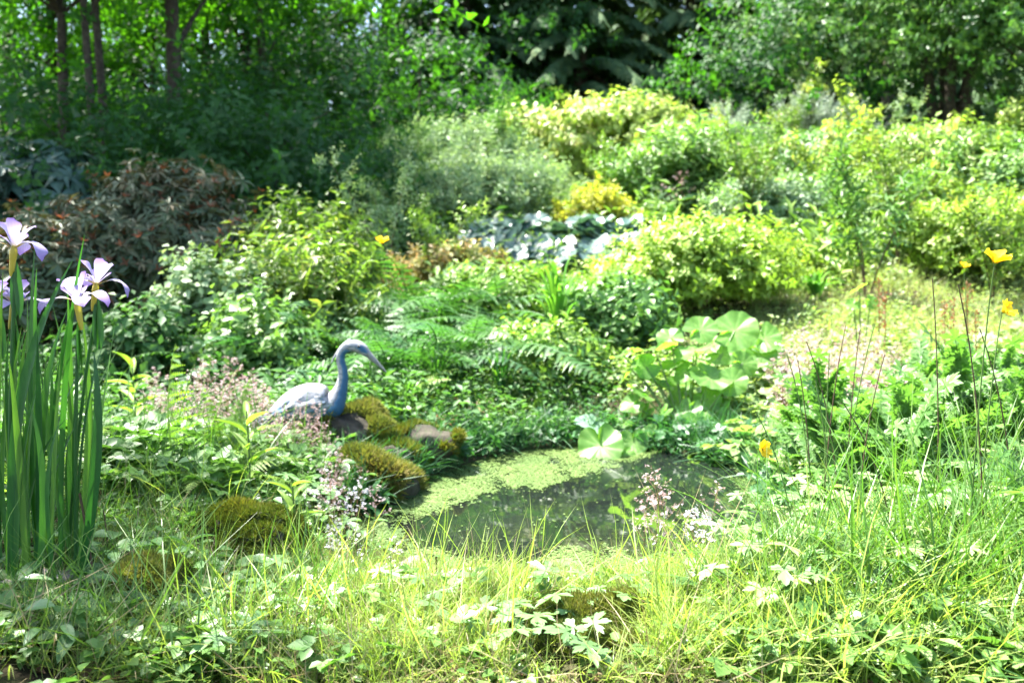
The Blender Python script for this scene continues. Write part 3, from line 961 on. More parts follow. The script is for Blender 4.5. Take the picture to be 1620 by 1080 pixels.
# ------------------------------------------------------------------ ferns
def frond(L, W, npair, a0=75, a1=-15, m=7, curl=0.0, seed=0, stalk=.16, tooth=.26):
    """one fern frond growing from the origin in the +Y/+Z plane"""
    r = np.random.default_rng(seed)
    g = Geo()
    ns_ = 24
    ang = np.radians(np.linspace(a0, a1, ns_))
    st = L / (ns_ - 1)
    pts = np.zeros((ns_, 3))
    for i in range(1, ns_):
        pts[i] = pts[i - 1] + st * np.array([0, math.cos(ang[i]), math.sin(ang[i])])
    pts[:, 0] += np.linspace(0, 1, ns_) ** 2 * r.uniform(-.08, .08) * L
    tube(g, pts, np.linspace(.0035, .0008, ns_) * (L / .5) ** .5, 4, .7)
    for i in range(npair):
        t = stalk + (1 - stalk) * (i + .5) / npair
        f = t * (ns_ - 1)
        k = min(int(f), ns_ - 2)
        p = pts[k] + (pts[k + 1] - pts[k]) * (f - k)
        tan = nrm(pts[k + 1] - pts[k])
        nor = nrm(np.cross([1, 0, 0], tan))
        u = (t - stalk) / (1 - stalk)
        plen = W / 2 * (1 - u) ** .75 * min(1, u * 3.2 + .45)
        if plen < .004:
            continue
        pw = L * (1 - stalk) / npair * (.62 if npair > 18 else .46)
        for s in (-1, 1):
            d = nrm(np.array([s, 0, 0]) * .9 + tan * (.42 + r.uniform(-.14, .14)) - nor * r.uniform(-.05, .3))
            side = nrm(np.cross(nor, d)) * -1
            V, T = [], []
            for j in range(m + 1):
                v = j / m
                c = p + d * plen * v - nor * (plen * (.16 + curl) * v * v) * 1.0
                V.append(c)
            for j in range(m):
                v = (j + .65) / m
                wv = pw * (1 - v) ** .6 * 1.0 + .0006
                c = p + d * plen * min(1, v + .35 / m) - nor * (plen * (.16 + curl) * v * v)
                V.append(c + side * wv)
                V.append(c - side * wv)
                T += [(j, m + 1 + 2 * j, j + 1), (j, j + 1, m + 2 + 2 * j)]
            g.add(V, T, None, np.clip(.5 + r.normal() * .15, 0, 1))
    return g


FR = {}
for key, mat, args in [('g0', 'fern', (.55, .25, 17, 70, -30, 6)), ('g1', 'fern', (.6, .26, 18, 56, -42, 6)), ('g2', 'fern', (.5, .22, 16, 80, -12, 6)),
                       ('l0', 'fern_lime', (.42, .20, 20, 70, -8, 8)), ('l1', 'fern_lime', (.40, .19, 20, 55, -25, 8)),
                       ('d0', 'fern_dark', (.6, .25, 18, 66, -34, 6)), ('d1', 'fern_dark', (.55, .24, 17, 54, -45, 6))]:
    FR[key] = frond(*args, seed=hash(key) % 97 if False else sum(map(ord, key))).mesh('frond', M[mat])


def fern(label, pos, keys, nf, scale=1.0, seed=0, group=None, spread=(0, 360), name='fern', tilt=(-6, 14)):
    r = np.random.default_rng(seed + 900)
    root = thing(name, label, 'fern', pos, 0, group)
    for i in range(nf):
        a = R(spread[0] + (spread[1] - spread[0]) * (i + r.uniform(.2, .8)) / nf)
        s = scale * r.uniform(.75, 1.1)
        ob('frond', FR[keys[i % len(keys)]], root, Matrix.Rotation(a, 4, 'Z') @ Matrix.Rotation(R(r.uniform(-22, 22)), 4, 'Y') @ Matrix.Rotation(R(r.uniform(*tilt)), 4, 'X') @ Matrix.Translation((0, .01, 0)) @ Matrix.Scale(s, 4))
    return root


def fern_at(label, px, Y, keys, nf, scale=1.0, seed=0, **kw):
    x = (px - 810) / FPX * Y
    return fern(label, (x, Y, TZ(x, Y) - .01), keys, nf, scale, seed, **kw)


fern_at('tall green fern with arching fronds behind the heron beak', 655, 4.5, ['g2', 'g0', 'g1'], 12, 1.4, 1)
fern_at('large green fern arching over the back corner of the pond', 735, 4.7, ['g2', 'g0', 'g1'], 12, 1.45, 2)
fern_at('tall green fern at the slope foot behind the other two', 690, 5.3, ['g2', 'g0'], 11, 1.4, 3)
fern_at('shaded fern with flat fronds left of the heron head', 490, 4.9, ['g1', 'g0'], 10, 1.1, 4)
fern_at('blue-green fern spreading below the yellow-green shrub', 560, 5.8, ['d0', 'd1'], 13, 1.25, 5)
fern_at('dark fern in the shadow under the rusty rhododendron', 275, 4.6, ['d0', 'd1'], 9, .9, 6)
fern_at('dark fern at the back edge of the water', 790, 4.35, ['d1', 'g1'], 9, .8, 7)
fern_at('green fern above the pale flower haze', 600, 5.1, ['g1', 'd1'], 12, 1.2, 8)
fern_at('fern under the pink-tipped azalea', 640, 6.0, ['d0', 'g0'], 12, 1.2, 9)
fern_at('fern crowded against the green bush behind the pond', 830, 5.0, ['g0', 'g1'], 10, 1.0, 10)
fern_at('feathery fern among the poppy foliage on the right', 1585, 2.05, ['g1', 'd1', 'g0'], 9, .72, 11, spread=(20, 340))
fern_at('feathery fern bowing over the right edge of the garden', 1640, 2.35, ['g0', 'g1'], 10, .85, 12)
fern_at('pale fern beside the leafy poppy clump', 1415, 2.6, ['g1', 'l1'], 8, .75, 13)
fern_at('lime fern hidden behind the iris leaves', 30, 2.2, ['l0', 'l1'], 9, 1.15, 14)
fern_at('lime fern spreading below the unrolling frond', 330, 2.55, ['l1', 'l0', 'l1'], 9, .75, 15, tilt=(-25, 4))
for i, (px, Y, k, sc) in enumerate([(620, 4.35, 'g', 1.0), (700, 4.5, 'd', 1.1), (770, 4.6, 'g', 1.1), (585, 4.7, 'g', 1.2), (540, 4.4, 'd', .9), (520, 5.3, 'd', 1.2), (450, 5.0, 'd', 1.1), (650, 5.6, 'g', 1.3), (740, 5.4, 'g', 1.3), (800, 5.5, 'g', 1.1), (420, 4.5, 'd', .9), (360, 4.4, 'g', .9), (850, 4.6, 'g', .9)]):
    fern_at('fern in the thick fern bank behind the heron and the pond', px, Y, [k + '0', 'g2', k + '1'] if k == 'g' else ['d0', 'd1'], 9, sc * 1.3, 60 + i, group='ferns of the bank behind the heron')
for i, (px, Y) in enumerate([(520, 7.2), (600, 7.6), (470, 7.0), (1060, 8.6), (1120, 8.9)]):
    fern_at('fern clump on the upper slope among shrubs', px, Y, ['d0', 'g0'], 12, 1.4, 30 + i, group='ferns on the upper slope')
# the unrolling frond
FR['u'] = frond(.46, .17, 11, 96, 62, 9, .75, 77, .26).mesh('frond', M['fern_lime'])
uf = thing('unrolling_fern', 'upright lime fern frond still unrolling its curled leaflets', 'fern', G(285, 770))
ob('frond', FR['u'], uf, Matrix.Rotation(R(-95), 4, 'Z') @ Matrix.Rotation(R(10), 4, 'X'))
g_ = Geo()
th = np.linspace(0, 9, 30)
ob('frond', FR['l0'], uf, Matrix.Rotation(R(70), 4, 'Z') @ Matrix.Scale(.6, 4))
fern_at('pale lime fern with upright fronds beside the leafy seedling', 350, 2.75, ['u', 'l0', 'l1'], 7, .78, 16, tilt=(-4, 12))
fern_at('lime fern catching the sun behind the heron beak', 630, 4.05, ['l0', 'l1', 'l0'], 8, .95, 17, tilt=(-4, 10))
ob('frond', FR['l1'], uf, Matrix.Rotation(R(-60), 4, 'Z') @ Matrix.Scale(.8, 4))
ob('frond', FR['l1'], uf, Matrix.Rotation(R(-150), 4, 'Z') @ Matrix.Scale(.7, 4))


# ------------------------------------------------------------------ strap-leaved plants and the irises
def strap(pts, w, seg=10, fold=.25, a=.5, tipfrac=.35):
    """a sword leaf along a curve, folded at the midrib"""
    pts = np.asarray(pts, float)
    t = np.linspace(0, 1, len(pts))
    tan = nrm(np.gradient(pts, axis=0))
    return pts, t, tan


def strap_geo(g, pts, w, face, a=.5, fold=.22):
    pts = np.asarray(pts, float)
    n = len(pts)
    t = np.linspace(0, 1, n)
    tan = nrm(np.gradient(pts, axis=0))
    side = nrm(np.cross(tan, face))
    nor = np.cross(side, tan)
    hw = w / 2 * np.minimum(1, (1 - t) / .4 + .02) ** .8 * np.minimum(1, .7 + t)
    V = np.stack([pts - side * hw[:, None] + nor * (hw * fold)[:, None], pts, pts + side * hw[:, None] + nor * (hw * fold)[:, None]], 1).reshape(-1, 3)
    Q = []
    for i in range(n - 1):
        b = i * 3
        Q += [(b, b + 1, b + 4, b + 3), (b + 1, b + 2, b + 5, b + 4)]
    g.add(V, None, Q, a)
    return g


IY = 1.8
IB = G(75, 915)
IB = Vector((IB.x, IY, TZ(IB.x, IY)))
iris = thing('iris_clump', 'tall clump of sword-leaved irises with lilac flowers in the shade', 'iris', IB)


def il(px, py, Y=IY):
    p = P(px, py, Y)
    return np.array(p - IB)


# leaves drawn from the photograph's clump: (base x, tip x, tip y, distance, width, sideways bow)
bl_ = [(60, 76, 385, 1.80, .021, .0), (95, 140, 372, 1.76, .022, -.02), (30, 92, 412, 1.70, .030, -.03), (130, 183, 508, 1.78, .024, .03), (118, 178, 555, 1.72, .026, .05), (70, 50, 425, 1.84, .02, .0),
       (104, 100, 448, 1.9, .02, .01), (20, 5, 480, 1.8, .022, 0), (45, 40, 470, 1.88, .02, 0.01), (85, 122, 460, 1.86, .02, 0), (10, 30, 520, 1.75, .022, .0), (120, 112, 500, 1.88, .02, .02),
       (60, 66, 520, 1.72, .024, .01), (90, 88, 490, 1.76, .024, -.02), (40, 12, 560, 1.7, .022, .0), (125, 135, 580, 1.82, .02, .02), (5, -20, 450, 1.85, .022, 0), (-10, 0, 430, 1.8, .022, .0),
       (75, 100, 560, 1.68, .024, .0), (110, 150, 620, 1.72, .02, .03), (25, 60, 600, 1.7, .02, 0), (50, 45, 640, 1.66, .022, 0), (95, 105, 660, 1.68, .02, .0), (-15, 20, 610, 1.68, .02, .02)]
r_ = np.random.default_rng(8)
for i in range(24):
    b = r_.uniform(-20, 125)
    bl_.append((b, b + r_.uniform(-75, 85), r_.uniform(480, 720), r_.uniform(1.7, 2.0), r_.uniform(.013, .022), r_.uniform(-.05, .05)))
for (bx, tx, ty, Y, w, bow) in bl_:
    tip = il(tx, ty, Y)
    b = il(bx, 900, Y)
    b[2] = TZ(b[0] + IB.x, Y) - IB.z - .03
    mid = (b + tip) / 2 + np.array([bow * 1.5 - (tip[0] - b[0]) * .25 + r_.normal() * .018, r_.uniform(-.05, .05), .08])
    tip = tip + np.array([r_.normal() * .012, r_.normal() * .03, 0])
    g = strap_geo(Geo(), bez(b, mid, tip, 12), w * r_.uniform(.48, .82), [r_.uniform(-1.3, 1.3), -1, .1], r_.uniform(.0, 1.0), .4)
    ob('leaf_blade', g.mesh('leaf_blade', M['iris_leaf'], True), iris)


def petal(L, w, curve, ruff, seed, cup=.2, nu=11, nv=7):
    r = np.random.default_rng(seed)
    g = Geo()
    V, A, S = [], [], []
    y = z = 0.0
    ph = r.uniform(0, 6)
    for i in range(nu):
        u = i / (nu - 1)
        ang = np.interp(u, [0, .35, .7, 1], curve)
        if i:
            y += L / (nu - 1) * math.cos(R(ang))
            z += L / (nu - 1) * math.sin(R(ang))
        hw = w / 2 * (np.interp(u, [0, .2, .45, .75, .92, 1], [.22, .32, .62, 1.0, .75, .12]))
        for j in range(nv):
            v = j / (nv - 1) * 2 - 1
            zz = z + cup * hw * v * v + ruff * abs(v) ** 2 * math.sin(u * 9 + v * 2 + ph) * u
            V.append((hw * v, y - .1 * hw * v * v, zz))
            A.append(u)
            S.append(v)
    Q = [(i * nv + j, i * nv + j + 1, (i + 1) * nv + j + 1, (i + 1) * nv + j) for i in range(nu - 1) for j in range(nv - 1)]
    g.add(V, None, Q, np.array(A))
    return g, np.array(S, np.float32)


def petal_mesh(mat, *a, **k):
    g, S = petal(*a, **k)
    me = g.mesh('petal', M[mat], True)
    at = me.attributes.new("side", 'FLOAT', 'POINT')
    at.data.foreach_set("value", S)
    return me


PF = [petal_mesh('fall', .082, .036, (38, 12, -25, -72), .004, 1), petal_mesh('fall', .085, .034, (30, 8, -15, -50), .004, 2), petal_mesh('fall', .08, .036, (45, 20, -30, -85), .005, 3)]
PS = [petal_mesh('standard', .055, .026, (75, 62, 50, 30), .004, 4), petal_mesh('standard', .058, .028, (80, 70, 62, 70), .004, 5)]
g_ = Geo()
tube(g_, bez((0, 0, -.055), (0, 0, -.02), (0, 0, .004), 7), [.003, .005, .0055, .0058, .007, .0065, .004], 8, .8)
ME_ov = g_.mesh('ovary', leaf_mat('ovary', [(.20, .20, .03), (.34, .28, .03), (.45, .34, .04)], .2), True)
g_ = Geo()
g_.put(leaf_hi(.14, .035, -.05, 6), [(.004, 0, -.15)], [rot_leaf(.5, R(86))], .125)
g_.put(leaf_hi(.14, .035, -.05, 6), [(-.004, 0, -.15)], [rot_leaf(3.4, R(87))], .115)
ME_sp = g_.mesh('spathe', M['iris_leaf'], True)
for (px, py, Y, rz, tlt, bx) in [(22, 392, 1.72, 20, 8, 12), (122, 477, 1.74, 95, -6, 118), (152, 450, 1.86, 40, 10, 105), (22, 480, 1.9, 70, 12, 30), (-4, 468, 1.86, 10, 0, 0)]:
    h = il(px, py, Y)
    b = il(bx, 900, Y)
    b[2] = TZ(b[0] + IB.x, Y) - IB.z - .03
    g = Geo()
    tube(g, bez(b, (b * .4 + h * .6) + np.array([(b[0] - h[0]) * .15, 0, 0]), h - np.array([0, 0, .05]), 10), np.linspace(.0042, .0034, 10), 6, .4)
    fs = ob('flower_stalk', g.mesh('flower_stalk', M['iris_leaf'], True), iris)
    Mx = Matrix.Translation(h) @ Matrix.Rotation(R(tlt), 4, 'Y') @ Matrix.Rotation(R(rz), 4, 'Z') @ Matrix.Scale(1.1, 4)
    ob('spathe', ME_sp, fs, Matrix.Translation(h) @ Matrix.Rotation(R(rz), 4, 'Z'))
    fl = ob('flower', ME_ov, iris, Mx)
    for k in range(3):
        ob('petal', PF[k], fl, Matrix.Rotation(R(120 * k), 4, 'Z') @ Matrix.Translation((0, .004, 0)))
        ob('petal', PS[k % 2], fl, Matrix.Rotation(R(120 * k + 60), 4, 'Z') @ Matrix.Translation((0, .003, .002)))
        ob('petal', PS[(k + 1) % 2], fl, Matrix.Rotation(R(120 * k + 4), 4, 'Z') @ Matrix.Rotation(R(-18), 4, 'X') @ Matrix.Scale(.62, 4) @ Matrix.Translation((0, .004, .004)))


def strap_plant(name, label, pos, n, H, w, mat, seed, spread=.25, cat='plant', group=None, droop=.5):
    r = np.random.default_rng(seed)
    root = thing(name, label, cat, pos, 0, group)
    for i in range(n):
        a = r.uniform(0, 6.283)
        h = H * r.uniform(.6, 1.05)
        s = spread * r.uniform(.3, 1.2)
        d = np.array([math.cos(a), math.sin(a), 0])
        tip = d * s * 1.3 + np.array([0, 0, h * (1 - droop * s / spread * .6)])
        g = strap_geo(Geo(), bez(d * .02 + np.array([0, 0, -.03]), d * s * .25 + np.array([0, 0, h * 1.05]), tip, 9), w * r.uniform(.7, 1.2), d * -1 + np.array([0, 0, .3]), r.random())
        ob('leaf_blade', g.mesh('leaf_blade', M[mat], True), root)
    return root


def at_ground(px, Y):
    x = (px - 810) / FPX * Y
    return (x, Y, TZ(x, Y))


strap_plant('strap_leaved_plant', 'bright green strap-leaved clump in front of the blue leaves', at_ground(882, 4.9), 30, .72, .030, 'strap', 1, .2)
strap_plant('strap_leaved_plant', 'glossy strap-leaved clump at the top of the pale grass slope', at_ground(1425, 7.0), 30, .42, .035, 'strap', 2, .3, droop=.8)
strap_plant('strap_leaved_plant', 'low strap-leaved rosette on the pale grass slope', at_ground(1290, 6.2), 20, .25, .04, 'strap', 3, .22, droop=.7)
strap_plant('strap_leaved_plant', 'slim upright rushes at the back of the pond', at_ground(690, 4.15), 34, .36, .010, 'strap', 4, .10, 'rush')
strap_plant('strap_leaved_plant', 'dark upright rushes in the corner behind the duckweed', at_ground(790, 4.2), 34, .34, .010, 'iris_leaf', 5, .12, 'rush')
strap_plant('strap_leaved_plant', 'loose grass tuft arching beside the mossy rock', at_ground(640, 4.0), 30, .22, .007, 'strap', 6, .16, 'grass')


strap_plant('dead_sedge', 'tuft of russet dead sedge hanging from the rock over the duckweed', at_ground(690, 3.72), 36, .16, .006, 'rust', 7, .16, 'sedge', droop=1.1)
strap_plant('dead_sedge', 'thin straw-coloured sedge tuft on the bank behind the duckweed', at_ground(745, 3.95), 30, .2, .006, 'straw', 8, .16, 'sedge', droop=1.0)


# ------------------------------------------------------------------ round-leaved waterside plants
def round_leaf(seed, wav=.07, notch=.55, cup=.30, nr=7, na=80):
    r = np.random.default_rng(seed)
    g = Geo()
    ph = r.uniform(0, 6.28, 4)
    vth = np.linspace(-2.75, 2.75, 11) + r.normal(size=11) * .06
    V, A = [(0, 0, 0)], [.9]
    for i in range(1, nr + 1):
        q = i / nr
        for j in range(na + 1):
            th = (j / na - .5) * 2 * math.pi          # 0 = tip (+Y); +-pi = the notch at the stalk
            k = abs(th) / math.pi
            rad = (1 - notch * max(0, (k - .86) / .14) ** 1.2) * (1 + .04 * math.cos(th * 2)) * (1 + .010 * math.cos(th * 31) + .02 * math.sin(th * 9 + ph[3]))
            if k > .985:
                rad *= .55
            vein = float(np.exp(-((th - vth) * q / .045) ** 2).max())
            z = cup * q * q * (.5 + .5 * math.cos(th * 2 + ph[3] * .2)) * .8 + wav * q * q * (math.sin(th * 3 + ph[0]) + .7 * math.sin(th * 5 + ph[1])) - .25 * q ** 3 * max(0, math.cos(th)) ** 2
            z += .03 * q * (1 - vein) * (1 - .4 * q) + .03 * q ** 4 * math.sin(th * 11 + ph[2])
            V.append((math.sin(th) * rad * q, math.cos(th) * rad * q, z))
            A.append(.40 + .34 * vein * (1 - .4 * q) + .16 * math.sin(th * 2 + ph[1]) * q + .10 * math.sin(q * 14 + th * 3))
    T = [(0, 1 + j + 1, 1 + j) for j in range(na)]
    Q = []
    for i in range(nr - 1):
        for j in range(na):
            a = 1 + i * (na + 1) + j
            Q.append((a, a + 1, a + na + 2, a + na + 1))
    g.add(V, T, Q, np.clip(np.array(A), 0, 1))
    return g


RL = [round_leaf(s) for s in range(5)]
RLM = {k: [g.mesh('leaf', M[k], True) for g in RL] for k in ('round_leaf', 'round_blue', 'hosta')}


def leaf_plant(name, label, base, leaves, mkey, seed, cat='plant', stalkm='stem_green', group=None, sr=.006):
    """leaves: (centre relative to base, radius, normal)"""
    r = np.random.default_rng(seed)
    root = thing(name, label, cat, base, 0, group)
    for i, (c, rad, nor) in enumerate(leaves):
        mk = mkey if isinstance(mkey, str) else mkey[i % len(mkey)]
        z = nrm(np.array(nor, float))
        out = np.array([c[0], c[1], 0]) + r.normal(size=3) * .05 + np.array([0, -.08, -.1])
        y = nrm(out - z * (out @ z))
        x = np.cross(y, z)
        Mx = Matrix(((x[0], y[0], z[0], c[0]), (x[1], y[1], z[1], c[1]), (x[2], y[2], z[2], c[2]), (0, 0, 0, 1)))
        lf = ob('leaf', RLM[mk][int(r.integers(0, 5))], root, Mx @ Matrix.Scale(rad, 4))
        g = Geo()
        b = np.array([c[0] * .15, c[1] * .15, -.05])
        tube(g, bez(b, (b * .5 + np.array(c) * .5) * np.array([.7, .7, 1.1]), np.array(c), 8), np.linspace(sr, sr * .55, 8), 6, .5)
        inv = (Mx @ Matrix.Scale(rad, 4)).inverted()
        st = ob('stalk', g.mesh('stalk', M[stalkm], True), lf, inv)
    return root


def wl(base, lst, r, face=-.6):
    out = []
    for (px, py, rp, Y) in lst:
        p = P(px, py, Y)
        out.append((np.array(p - Vector(base)), rp / FPX * Y * 1.02, (-.2 + r.normal() * .35, face + r.normal() * .45, .8)))
    return out


r_ = np.random.default_rng(21)
b0 = Vector(at_ground(1090, 3.95))
leaf_plant('round_leaved_plant', 'tall clump of big round green leaves on the far side of the pond', b0, wl(b0, [
    (1035, 553, 36, 4.15), (1000, 585, 28, 4.1), (1108, 522, 27, 4.2), (1162, 524, 36, 4.25), (1098, 556, 31, 4.1), (1125, 597, 34, 4.0), (1158, 604, 25, 3.95), (1040, 603, 24, 4.1), (1012, 622, 24, 3.95), (1047, 657, 22, 3.9),
    (1108, 672, 30, 3.85), (1142, 668, 28, 3.9), (1158, 694, 26, 3.8), (1098, 716, 34, 3.72), (1135, 642, 20, 4.0), (1075, 640, 24, 4.1), (1020, 655, 20, 4.0), (1075, 612, 22, 4.2), (1065, 705, 20, 3.8), (1180, 640, 22, 4.1), (1130, 720, 22, 3.75),
    (1068, 575, 22, 4.12), (1085, 590, 20, 4.05), (1140, 560, 24, 4.18), (1060, 535, 22, 4.2), (985, 560, 20, 4.15), (1022, 580, 22, 4.08), (1175, 575, 22, 4.1), (1090, 650, 22, 3.95), (1030, 690, 20, 3.8), (1170, 670, 20, 3.9), (1120, 630, 22, 4.0), (1185, 700, 18, 3.85), (1000, 640, 20, 4.0)], r_), 'round_leaf', 1)
b1 = Vector(at_ground(1200, 4.45))
leaf_plant('round_leaved_plant', 'smaller clump of lime round leaves behind the tall clump', b1, wl(b1, [(1208, 535, 28, 4.4), (1205, 562, 25, 4.35), (1180, 555, 22, 4.45), (1228, 558, 18, 4.4), (1195, 590, 20, 4.3)], r_), 'round_leaf', 2)
b2 = Vector(at_ground(985, 4.0))
leaf_plant('round_leaved_plant', 'low round leaves leaning out over the duckweed', b2, wl(b2, [(950, 705, 38, 3.66), (1002, 700, 24, 3.75), (935, 672, 28, 3.85), (985, 722, 22, 3.65), (985, 670, 18, 3.9)], r_), ('round_leaf', 'round_leaf', 'round_blue'), 3)
b3 = Vector(at_ground(862, 4.12))
leaf_plant('round_leaved_plant', 'lone small round leaves at the back edge of the water', b3, wl(b3, [(858, 660, 18, 4.05), (885, 662, 13, 4.1), (875, 690, 9, 4.05)], r_), ('round_blue', 'round_leaf'), 4)
# blue-leaved clump up the bank
b4 = Vector(at_ground(875, 7.5))
lv = []
for i in range(95):
    px = r_.uniform(735, 1010)
    py = 346 + r_.random() * 66 + abs(px - 880) * .08
    lv.append((px, py, r_.uniform(20, 32), np.interp(py, [350, 420], [8.0, 7.0])))
lvw = []
for (px, py, rp, Y) in lv:
    p = P(px, py, Y)
    lvw.append((np.array(p - b4), rp / FPX * Y, (-.15 + r_.normal() * .3, -.42 + r_.normal() * .22, 1)))
leaf_plant('blue_leaved_plant', 'wide drift of broad blue-grey leaves across the sunny bank', b4, lvw, 'hosta', 5)
# a few round leaves up the slope to the right
b5 = Vector(at_ground(1365, 4.7))
leaf_plant('round_leaved_plant', 'few oval green leaves standing above the pale grass', b5, wl(b5, [(1360, 455, 14, 4.6), (1350, 482, 12, 4.6), (1378, 478, 12, 4.65)], r_), 'round_leaf', 6)


# ------------------------------------------------------------------ heron statue
HY = 3.35
HB = Vector(at_ground(492, HY))
heron = thing('heron_statue', 'weathered blue and white heron statue beside the pond', 'statue', HB)


def hp(px, py, dy=0.0):
    p = P(px, py, HY) - HB
    return np.array([p.x, dy, p.z])


hz = [(402, 676, 2.5), (418, 668, 7), (438, 656, 15), (458, 645, 24), (480, 638, 31), (500, 637, 33), (515, 641, 29), (526, 640, 22), (534, 628, 14.5), (540, 613, 10.2), (543, 598, 8.2), (542.5, 585, 7.3),
      (539, 573, 6.9), (538, 563, 7.0), (542, 554, 7.8), (550, 548, 9.0), (560, 546.5, 9.8), (569, 549, 9.8), (577, 555, 8.2), (582, 560, 6), (585, 563, 3.5)]
cp = np.array([hp(a, b) for a, b, c in hz])
cr = np.array([c for a, b, c in hz]) / FPX * HY
tt = np.linspace(0, len(hz) - 1, 90)
cp = np.stack([np.interp(tt, np.arange(len(hz)), cp[:, k]) for k in range(3)], 1)
cr = np.interp(tt, np.arange(len(hz)), cr)
for _ in range(3):
    cp[1:-1] = (cp[:-2] + cp[1:-1] * 2 + cp[2:]) / 4
    cr[1:-1] = (cr[:-2] + cr[1:-1] * 2 + cr[2:]) / 4
tan = nrm(np.gradient(cp, axis=0))
sidev = np.array([0, 1., 0])
upv = nrm(np.cross(tan, sidev))
NA = 26
wid = np.interp(tt / (len(hz) - 1), [0, .3, .5, 1], [.95, .82, .95, .85])
V, A = [], []
for i in range(90):
    for j in range(NA):
        th = j / NA * 6.2832
        c_, s_ = math.cos(th), math.sin(th)
        V.append(cp[i] + upv[i] * c_ * cr[i] + sidev * s_ * cr[i] * wid[i])
        f = i / 89
        # upv points to the back/top side on the body; the paint survives on the chest and the front of the neck
        low = max(0, -c_)
        blue = np.interp(f, [0, .22, .32, .45, .62, .7, .8, 1], [.05, .1, .55, 1.0, .85, .7, .12, .1]) * (low ** .6 if f < .8 else low)
        if f > .8:
            blue = max(blue, .75 * math.exp(-((f - .88) / .05) ** 2 - ((c_ - .15) / .35) ** 2))
        A.append(blue * 1.5 + .22)
Q = [(i * NA + j, i * NA + (j + 1) % NA, (i + 1) * NA + (j + 1) % NA, (i + 1) * NA + j) for i in range(89) for j in range(NA)]
hg = Geo().add(V, None, Q, np.array(A))
ob('body', hg.mesh('body', M['heron'], True), heron)
# beak: upper and lower half
for nm, d0, rs in (('upper_beak', 1.2, (6.2, 4.6, 2.6, .8)), ('lower_beak', -2.6, (4.2, 3.2, 1.8, .6))):
    p0, p1 = hp(576, 554 - d0), hp(611, 588 - d0 * .2)
    g = Geo()
    tube(g, [p0 + (p1 - p0) * k for k in (0, .3, .65, 1)], np.array(rs) / FPX * HY, 10, .1)
    ob(nm, g.mesh(nm, M['beak'], True), heron)
for s in (-1, 1):
    g = Geo()
    c = hp(569, 548) + np.array([0, s * .022, .002])
    th, ph = np.meshgrid(np.linspace(0, 6.2832, 11)[:-1], np.linspace(.1, 3.04, 6))
    Vs = np.stack([np.cos(th) * np.sin(ph), np.sin(th) * np.sin(ph), np.cos(ph)], -1).reshape(-1, 3) * .0058 + c
    g.add(Vs, None, [(i * 10 + j, i * 10 + (j + 1) % 10, (i + 1) * 10 + (j + 1) % 10, (i + 1) * 10 + j) for i in range(5) for j in range(10)])
    ob('eye', g.mesh('eye', M['eye'], True), heron)
    # folded wing: long flat lens laid on the flank, with feather ridges
    g = Geo()
    nu, nv = 30, 13
    Vw, Aw = [], []
    for i in range(nu):
        u = i / (nu - 1)
        c0 = hp(np.interp(u, [0, 1], [521, 402]), np.interp(u, [0, .5, 1], [634, 644, 672]))
        hw = np.interp(u, [0, .12, .4, .8, 1], [4, 17, 23, 12, 2]) / FPX * HY
        off = np.interp(u, [0, .15, .5, .85, 1], [.05, .071, .066, .028, .008])
        for j in range(nv):
            v = j / (nv - 1) * 2 - 1
            ridge = .004 * math.sin(u * 26 + v * 6) * (u > .2) + .004 * math.sin(v * 9)
            Vw.append(c0 + np.array([0.3 * hw * v, 0, hw * v]) + sidev * s * (off * math.sqrt(max(.05, 1 - .75 * v * v)) + .008 + ridge))
            Aw.append(.24 + .4 * max(0, -v) + .2 * (u > .5))
    Aw = [x + .3 * abs(math.sin(k * 1.7)) * (k % 3 == 0) for k, x in enumerate(Aw)]
    g.add(Vw, None, [(i * nv + j, i * nv + j + 1, (i + 1) * nv + j + 1, (i + 1) * nv + j) for i in range(nu - 1) for j in range(nv - 1)], np.array(Aw))
    w_ = ob('wing', g.mesh('wing', M['heron'], True), heron)
    sm_ = w_.modifiers.new('thick', 'SOLIDIFY')
    sm_.thickness = .008
    g = Geo()
    lx = hp(495 + s * 4, 660)
    foot = np.array([lx[0] + .01, s * .03, -.03])
    tube(g, [lx + sidev * s * .03, (lx + foot) / 2 + np.array([-.01, s * .015, 0]), foot], [.011, .007, .008], 7, .1)
    ob('leg', g.mesh('leg', M['beak'], True), heron)
g = Geo()
tube(g, bez(hp(556, 537), hp(538, 545), hp(524, 574), 8), np.array([.006, .008, .008, .007, .006, .005, .004, .002]), 7, .25)
ob('crest', g.mesh('crest', M['heron'], True), heron)


